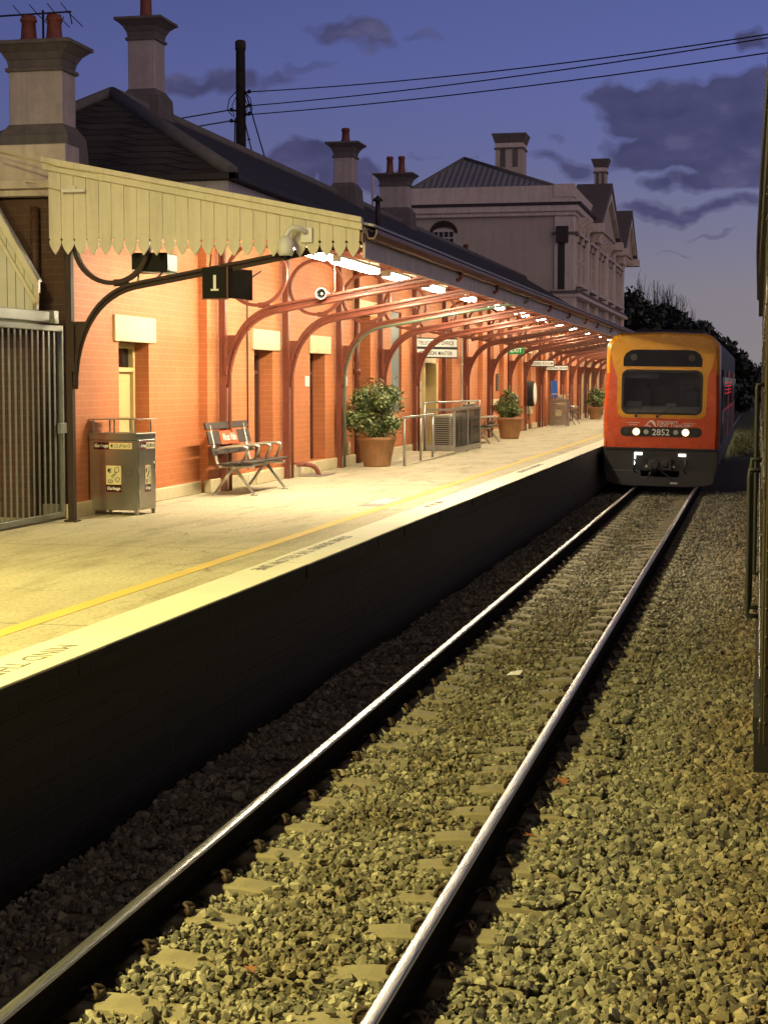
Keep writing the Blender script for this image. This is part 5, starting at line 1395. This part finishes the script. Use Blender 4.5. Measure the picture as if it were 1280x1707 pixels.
for x, a in ((-.62, .14), (-.10, .34)):
    m = MB(); m.box(x - .03, x + .03, -.05, -.009, 1.73, 1.785); m.tube([(x, -.05, 1.76), (x + a * .5, -.05, 1.86), (x + a, -.032, 2.0)], .010, 6); m.build('wiper', 'black', rc, local=True)
# apron, coupler, pilot
q = MB(); q.prism([(-1.40, .93), (1.40, .93), (1.38, .40), (-1.38, .40)], 'y', .03, .30); q.box(-1.40, 1.40, .3, 25, .55, .95); q.build('apron', 'car_apron', rc, local=True, bevel=.02)
q = MB(); q.box(-1.38, 1.38, .002, .05, .935, .975); q.build('bumper_strip', 'car_apron', rc, local=True)
q = MB(); q.prism([(-1.36, .42), (-.46, .42), (-.44, .27), (.46, .27), (.48, .42), (1.36, .42), (1.30, .12), (1.10, .06), (.75, .03), (-.75, .03), (-1.10, .06), (-1.30, .14)], 'y', -.06, .10); q.build('pilot', 'car_grey', rc, local=True, bevel=.015)
q = MB(); q.box(-.28, .28, -.18, .03, .44, .72); q.lathe([(.10, -.30), (.12, -.19)], (-.12, 0, .58), 14, axis='y'); q.lathe([(.07, -.24), (.10, -.19)], (.13, 0, .59), 14, axis='y'); q.tube([(.05, -.2, .42), (.32, -.2, .22)], .018, 6); q.tube([(-.2, -.1, .44), (-.3, -.1, .22)], .02, 6); q.build('coupler', 'car_grey', rc, local=True, bevel=.01)
q = MB(); q.box(-.62, -.44, -.01, .032, .80, .86); q.box(-.63, -.60, -.012, .03, .55, .86); q.build('glowing_step', 'step_glow', rc, local=True)  # white steps, no lamps; the light on them is put in as emission
q = MB(); q.box(.45, .62, -.01, .032, .78, .84); q.build('glowing_step', 'step_glow', rc, local=True)
q = MB()
for x in (-.62, .60): q.tube([(x, -.02, .70), (x + .04, -.10, .60), (x - .02, -.1, .45), (x + .05, -.05, .35)], .022, 6)
for x in (-.33, .33): q.box(x - .05, x + .03, -.02, .03, .66, .74)
q.build('hose', 'black', rc, local=True)
q = MB(); q.box(.26, .44, -.064, -.0605, .10, .145); q.build('number_plate', 'offwhite', rc, local=True)
q = MB()
for x in (-.33, .33): q.prism([(x - .04, .50), (x + .04, .50), (x, .57)], 'y', -.012, .028)
q.build('warning_plate', 'offwhite', rc, local=True)
for s in (-1, 1):
    x = s * 1.418
    q = MB(); q.box(x - .01, x + .01, 1.6, 24.6, 1.95, 2.75); q.build('side_window_band', 'car_glass', rc, local=True)
    for y in (2.2, 9.5, 18.5): MB().box(x - .014, x + .014, y, y + 1.2, 1.02, 2.95).build('door', 'car_orange' if y > 5 else 'car_grey', rc, local=True)
    q = MB()
    for y in (.75, 1.0): q.tube([(s * 1.41, y, 1.2), (s * 1.46, y, 1.22), (s * 1.46, y, 1.9), (s * 1.41, y, 1.92)], .018, 6)
    q.build('grab_rail', 'stainless', rc, local=True)
q = MB()
for k in range(7): q.box(1.434, 1.442, 3.6 + k * 2.3, 3.75 + k * 2.3, 1.86, 1.90)
for k in range(4):  # rows on the glass: red signal reflections put in as glowing strips
    for j in range(5): q.box(1.432, 1.438, 5 + j * 2.1, 5.9 + j * 2.1, 2.30 + k * .1, 2.325 + k * .1)
q.build('side_lamp_glint', 'red_glow', rc, local=True)
for a, b in ((3, 7), (11, 16)): MB().box(-.9, .9, a, b, 3.80, 3.98).build('roof_unit', 'car_grey', rc, local=True, bevel=.05)
q = MB()
for y in (2.6, 4.9, 19.6, 22.0):
    for x in (-.74, .74): q.lathe([(.43, x - .06), (.43, x + .06)], (0, y, .43), 20, axis='x')
q.build('wheel', 'car_black', rc, local=True)
q = MB(); q.box(-.95, .95, 2.2, 5.3, .3, .6); q.box(-.95, .95, 19.2, 22.4, .3, .6); q.box(-1.2, 1.2, 7, 17, .15, .6); q.build('underframe', 'car_black', rc, local=True)
rc.rotation_euler = (0, math.radians(.9), 0)

# ------------------------------------------------------------------ old carriage beside the camera
ca = thing('old_carriage', 'riveted brown side of an old passenger carriage with black grab rails', 'carriage', (.012, 6, 1.3))
q = MB(); q.box(.030, 2.9, 6.0, 23.2, 1.32, 3.70); q.build('body', 'carriage', ca, bevel=.004)
q = MB(); q.box(.0265, .031, 6.005, 23.1, 2.97, 3.655); q.build('shade_band', 'carriage_dark', ca)  # shade on the upper side, put in as a dark band
q = MB(); q.prism([(.014, 6.0), (-.010, 9.0), (-.045, 15.0), (-.05, 23.0), (.09, 23.0), (.09, 6.0)], 'z', 3.66, 3.80); q.prism([(.02, 3.80), (.05, 3.86), (.3, 4.05), (1.45, 4.3), (2.6, 4.05), (2.95, 3.80)], 'y', 5.95, 23.2); q.prism([(.018, 6.0), (.005, 9.0), (-.02, 15.0), (-.025, 23.1), (.06, 23.1), (.06, 6.0)], 'z', 3.45, 3.659); q.build('roof', 'carriage_dark', ca)
q = MB(); q.box(.018, .04, 6.02, 23.2, 2.18, 2.24); q.box(.016, .04, 6.02, 23.2, 1.32, 1.40); q.box(.020, .04, 6.02, 23.2, 2.9, 2.96)
for y in (6.03, 7.2, 10.4, 13.6, 16.8, 20): q.box(.021, .04, y, y + .06, 1.40, 3.5)
q.build('beading', 'carriage', ca, bevel=.004)
q = MB(); y = 6.1
while y < 23:
    for z in (2.21, 1.36): q.sphere((.017, y, z), .006, 6)
    y += .12
for y in (6.06, 7.23, 10.43, 13.63, 16.83, 20.03):
    z = 1.45
    while z < 3.5: q.sphere((.020, y, z), .006, 6); z += .1
for x in (.038, .058):
    z = 1.4
    while z < 3.6: q.sphere((x, 5.999, z), .006, 6); z += .1
q.build('rivet', 'carriage', ca)
q = MB()
for x0 in (.045, .068): q.box(x0, x0 + .008, 5.985, 6.0, 1.33, 3.7)
q.build('end_beading', 'carriage', ca)
for y, x, z0, z1 in ((7.6, -.036, 1.56, 2.20), (8.2, -.030, 1.52, 2.22), (9.4, -.012, 1.55, 2.57)):
    MB().tube([(.01, y, z0), (x, y, z0), (x, y, z0 + .03), (x, y, z1 - .03), (x, y, z1), (.03, y, z1)], .011, 8).build('grab_rail', 'wirecol', ca)
q = MB(); q.box(-.004, .03, 6.1, 6.9, 1.34, 1.40); q.box(.0, .3, 6.2, 9.5, 1.18, 1.32); q.build('step', 'carriage_dark', ca)
q = MB(); q.box(.30, 2.9, -16, 5.2, 1.32, 3.70); q.prism([(.30, 3.70), (.6, 4.0), (1.45, 4.3), (2.6, 4.05), (2.9, 3.70)], 'y', -16, 5.2); tag(q.build('vestibule_carriage', 'carriage_dark', bevel=.05), 'dark carriage behind the camera beside the platform track', 'carriage')
q = MB(); q.box(.05, 2.7, 23.25, 43, 1.2, 3.9); tag(q.build('second_carriage', 'carriage_dark', bevel=.1), 'dark carriage coupled beyond the riveted one', 'carriage')

# ------------------------------------------------------------------ litter
def leaf_thing(x, y, z, s, a, label):
    q = MB(); pts = [(0, -1), (.35, -.5), (.9, -.4), (.55, .05), (.8, .55), (.3, .5), (0, 1.1), (-.3, .5), (-.8, .55), (-.55, .05), (-.9, -.4), (-.35, -.5)]
    ca_, sa_ = math.cos(a), math.sin(a)
    vs = [(x + s * (u * ca_ - v * sa_), y + s * (u * sa_ + v * ca_), z + s * .35 * (abs(u)) + s * .2 * v) for u, v in pts]
    q.add(vs + [(x, y, z)], [(i, (i + 1) % 12, 12) for i in range(12)]); o = q.build('fallen_leaf', 'leaf_orange'); md = o.modifiers.new('thick', 'SOLIDIFY'); md.thickness = .0015
    tag(o, label, 'leaf', 'fallen leaves on the ballast')
leaf_thing(-1.28, 11.5, -.145, .065, .6, 'large dry orange leaf on the stones right of the far rail')
leaf_thing(-1.30, 10.05, -.145, .045, 2., 'small dry orange leaf beside the right rail, nearer than the large one')
leaf_thing(-2.29, 7.5, -.165, .035, 1., 'little brown leaf lying between the two rails')
q = MB(); q.add([(-2.29, 15.8, -.17), (-2.16, 15.82, -.165), (-2.15, 15.95, -.14), (-2.26, 15.93, -.16)], [(0, 1, 2, 3)]); o = q.build('paper_scrap', 'paper'); o.modifiers.new('thick', 'SOLIDIFY').thickness = .002
tag(o, 'small white paper scrap lying between the rails', 'litter')

# ------------------------------------------------------------------ sky
w = bpy.data.worlds.new('World'); SC.world = w; w.use_nodes = True
nt = w.node_tree; nt.nodes.clear()
out = nt.nodes.new('ShaderNodeOutputWorld'); bg = nt.nodes.new('ShaderNodeBackground'); L(nt, bg.outputs[0], out.inputs[0])
tc = nt.nodes.new('ShaderNodeTexCoord'); sx = nt.nodes.new('ShaderNodeSeparateXYZ'); L(nt, tc.outputs['Generated'], sx.inputs[0])
X_, Y_, Z_ = sx.outputs
SUN_EL, SUN_AZ = math.radians(-1.5), math.radians(128)
sky = nt.nodes.new('ShaderNodeTexSky'); sky.sky_type = 'NISHITA'; sky.sun_disc = False; sky.sun_elevation = SUN_EL; sky.sun_rotation = SUN_AZ
gr = ramp(nt, Z_, [(0, (.245, .215, .222)), (.05, (.222, .206, .240)), (.085, (.178, .178, .272)), (.13, (.125, .143, .322)), (.18, (.102, .126, .348)), (.215, (.088, .111, .315)), (.27, (.020, .026, .08)), (1, (.004, .005, .018))])
# afterglow towards +X
vd = nt.nodes.new('ShaderNodeVectorMath'); vd.operation = 'DOT_PRODUCT'; L(nt, tc.outputs['Generated'], vd.inputs[0]); vd.inputs[1].default_value = (math.sin(SUN_AZ), math.cos(SUN_AZ), .12)
gl = ramp(nt, vd.outputs['Value'], [(.35, (0, 0, 0)), (.95, (.50, .36, .31))])
azf = nt.nodes.new('ShaderNodeMapRange'); L(nt, X_, azf.inputs[0]); azf.inputs[1].default_value = -.45; azf.inputs[2].default_value = .02; azf.inputs[3].default_value = .78; azf.inputs[4].default_value = 1.06
azc = nt.nodes.new('ShaderNodeCombineColor')
for k in range(3): L(nt, azf.outputs[0], azc.inputs[k])
base = mix(nt, 1., mix(nt, 1., gr.outputs[0], azc.outputs[0], 'MULTIPLY'), gl.outputs[0], 'ADD')
# clouds in direction space
px_ = math_(nt, 'DIVIDE', X_, math_(nt, 'MAXIMUM', Y_, .05)); pz_ = math_(nt, 'DIVIDE', Z_, math_(nt, 'MAXIMUM', Y_, .05))
cv0 = nt.nodes.new('ShaderNodeCombineXYZ'); L(nt, px_, cv0.inputs[0]); L(nt, pz_, cv0.inputs[1])
wn = noise(nt, cv0.outputs[0], 24, 3, .5); ws = nt.nodes.new('ShaderNodeSeparateColor'); L(nt, wn.outputs[1], ws.inputs[0])
bx_ = math_(nt, 'ADD', px_, math_(nt, 'MULTIPLY', math_(nt, 'SUBTRACT', ws.outputs[0], .5), .075)); bz_ = math_(nt, 'ADD', pz_, math_(nt, 'MULTIPLY', math_(nt, 'SUBTRACT', ws.outputs[1], .5), .040))
cv = nt.nodes.new('ShaderNodeCombineXYZ'); L(nt, px_, cv.inputs[0]); L(nt, math_(nt, 'MULTIPLY', pz_, 2.0), cv.inputs[1])
n1 = noise(nt, cv.outputs[0], 30, 7, .55); n2 = noise(nt, cv.outputs[0], 7, 5, .55)
def C(u, v): return ((u - 1266) / 2770., (638 - v) / 2770.)
blobs = [(1120, 200, 135, 52), (1215, 205, 130, 50), (1070, 185, 90, 34), (1150, 262, 150, 40), (1230, 265, 120, 55), (1165, 312, 95, 22), (1250, 320, 60, 24), (1060, 250, 70, 18),
         (1105, 362, 95, 18), (1190, 365, 110, 17), (1255, 112, 40, 22), (590, 70, 70, 22), (640, 85, 45, 16), (370, 135, 90, 22), (480, 138, 70, 16), (545, 124, 60, 10), (510, 270, 70, 40), (590, 290, 60, 35), (450, 300, 40, 30),
         (730, 80, 40, 9), (940, 290, 70, 16), (960, 5, 90, 14), (1100, 2, 90, 12), (1175, 410, 60, 4), (1120, 435, 50, 5), (930, 250, 30, 8), (660, 300, 60, 26), (760, 260, 60, 8)]
best = None
for u, v, ru, rv in blobs:
    cx_, cz_ = C(u, v)
    a = math_(nt, 'MULTIPLY', math_(nt, 'SUBTRACT', bx_, cx_), 2770. / ru); b = math_(nt, 'MULTIPLY', math_(nt, 'SUBTRACT', bz_, cz_), 2770. / rv)
    d = math_(nt, 'SUBTRACT', 1., math_(nt, 'ADD', math_(nt, 'MULTIPLY', a, a), math_(nt, 'MULTIPLY', b, b)))
    d = math_(nt, 'MULTIPLY', d, max(.28, min(1.5, rv / 26.)))
    best = d if best is None else math_(nt, 'MAXIMUM', best, d)
best = math_(nt, 'MAXIMUM', best, -1.2)
nn = math_(nt, 'MULTIPLY_ADD', math_(nt, 'SUBTRACT', n1.outputs[0], .5), 2.4); L(nt, math_(nt, 'MULTIPLY', best, 1.5), nn.node.inputs[2])
dens = ramp(nt, nn, [(.0, (0, 0, 0)), (.5, (.42,) * 3), (1., (1, 1, 1))])
dens.color_ramp.interpolation = 'EASE'
front = math_(nt, 'GREATER_THAN', Y_, .1)
dn = math_(nt, 'MULTIPLY', math_(nt, 'MULTIPLY', dens.outputs[0], front), .92)
nc = math_(nt, 'ADD', math_(nt, 'MULTIPLY', n2.outputs[0], .5), math_(nt, 'MULTIPLY', n1.outputs[0], .5))
cc = ramp(nt, nc, [(.38, (.038, .040, .108)), (.52, (.060, .060, .150)), (.66, (.12, .115, .22))])
allsky = mix(nt, dn, base, cc.outputs[0])
sk = nt.nodes.new('ShaderNodeMix'); sk.data_type = 'RGBA'; sk.blend_type = 'ADD'; sk.inputs[0].default_value = .02
L(nt, allsky, sk.inputs[6]); L(nt, sky.outputs[0], sk.inputs[7])
L(nt, sk.outputs[2], bg.inputs[0]); bg.inputs[1].default_value = 1.0
sd = bpy.data.lights.new('dusk_sun', 'SUN'); sd.energy = .02; sd.angle = math.radians(20); sd.color = (1., .75, .6)
so = bpy.data.objects.new('dusk_sun', sd); COL.objects.link(so)
so.rotation_euler = Vector((-math.sin(SUN_AZ), -math.cos(SUN_AZ), -.12)).to_track_quat('-Z', 'Y').to_euler()

# ------------------------------------------------------------------ camera
cd = bpy.data.cameras.new('camera'); co = bpy.data.objects.new('camera', cd); COL.objects.link(co)
F_ = 2845.; f = Vector((1266 - 640, -(638 - 853.5), F_)).normalized()
Zc = Vector((0, 1, -f.y / f.z)).normalized(); Xc = f.cross(Zc)
if Xc.x < 0: Xc = -Xc
right = Vector((Xc.x, f.x, Zc.x)); upv = Vector((Xc.y, f.y, Zc.y)); fwd = Vector((Xc.z, f.z, Zc.z))
mw = Matrix((right, upv, -fwd)).transposed().to_4x4(); mw.translation = (0, 0, 2.58); co.matrix_world = mw
cd.sensor_fit = 'HORIZONTAL'; cd.sensor_width = 36; cd.lens = 36 * F_ / 1280; cd.clip_start = .05; cd.clip_end = 4000
SC.camera = co
SC.view_settings.view_transform = 'Standard'; SC.view_settings.look = 'None'; SC.view_settings.exposure = 0; SC.view_settings.gamma = 1
SC.render.engine = 'CYCLES'
SC.cycles.use_denoising = True
SC.cycles.max_bounces = 6; SC.cycles.diffuse_bounces = 3; SC.cycles.glossy_bounces = 3
SC.cycles.sample_clamp_indirect = 4.
SC.cycles.use_light_tree = True
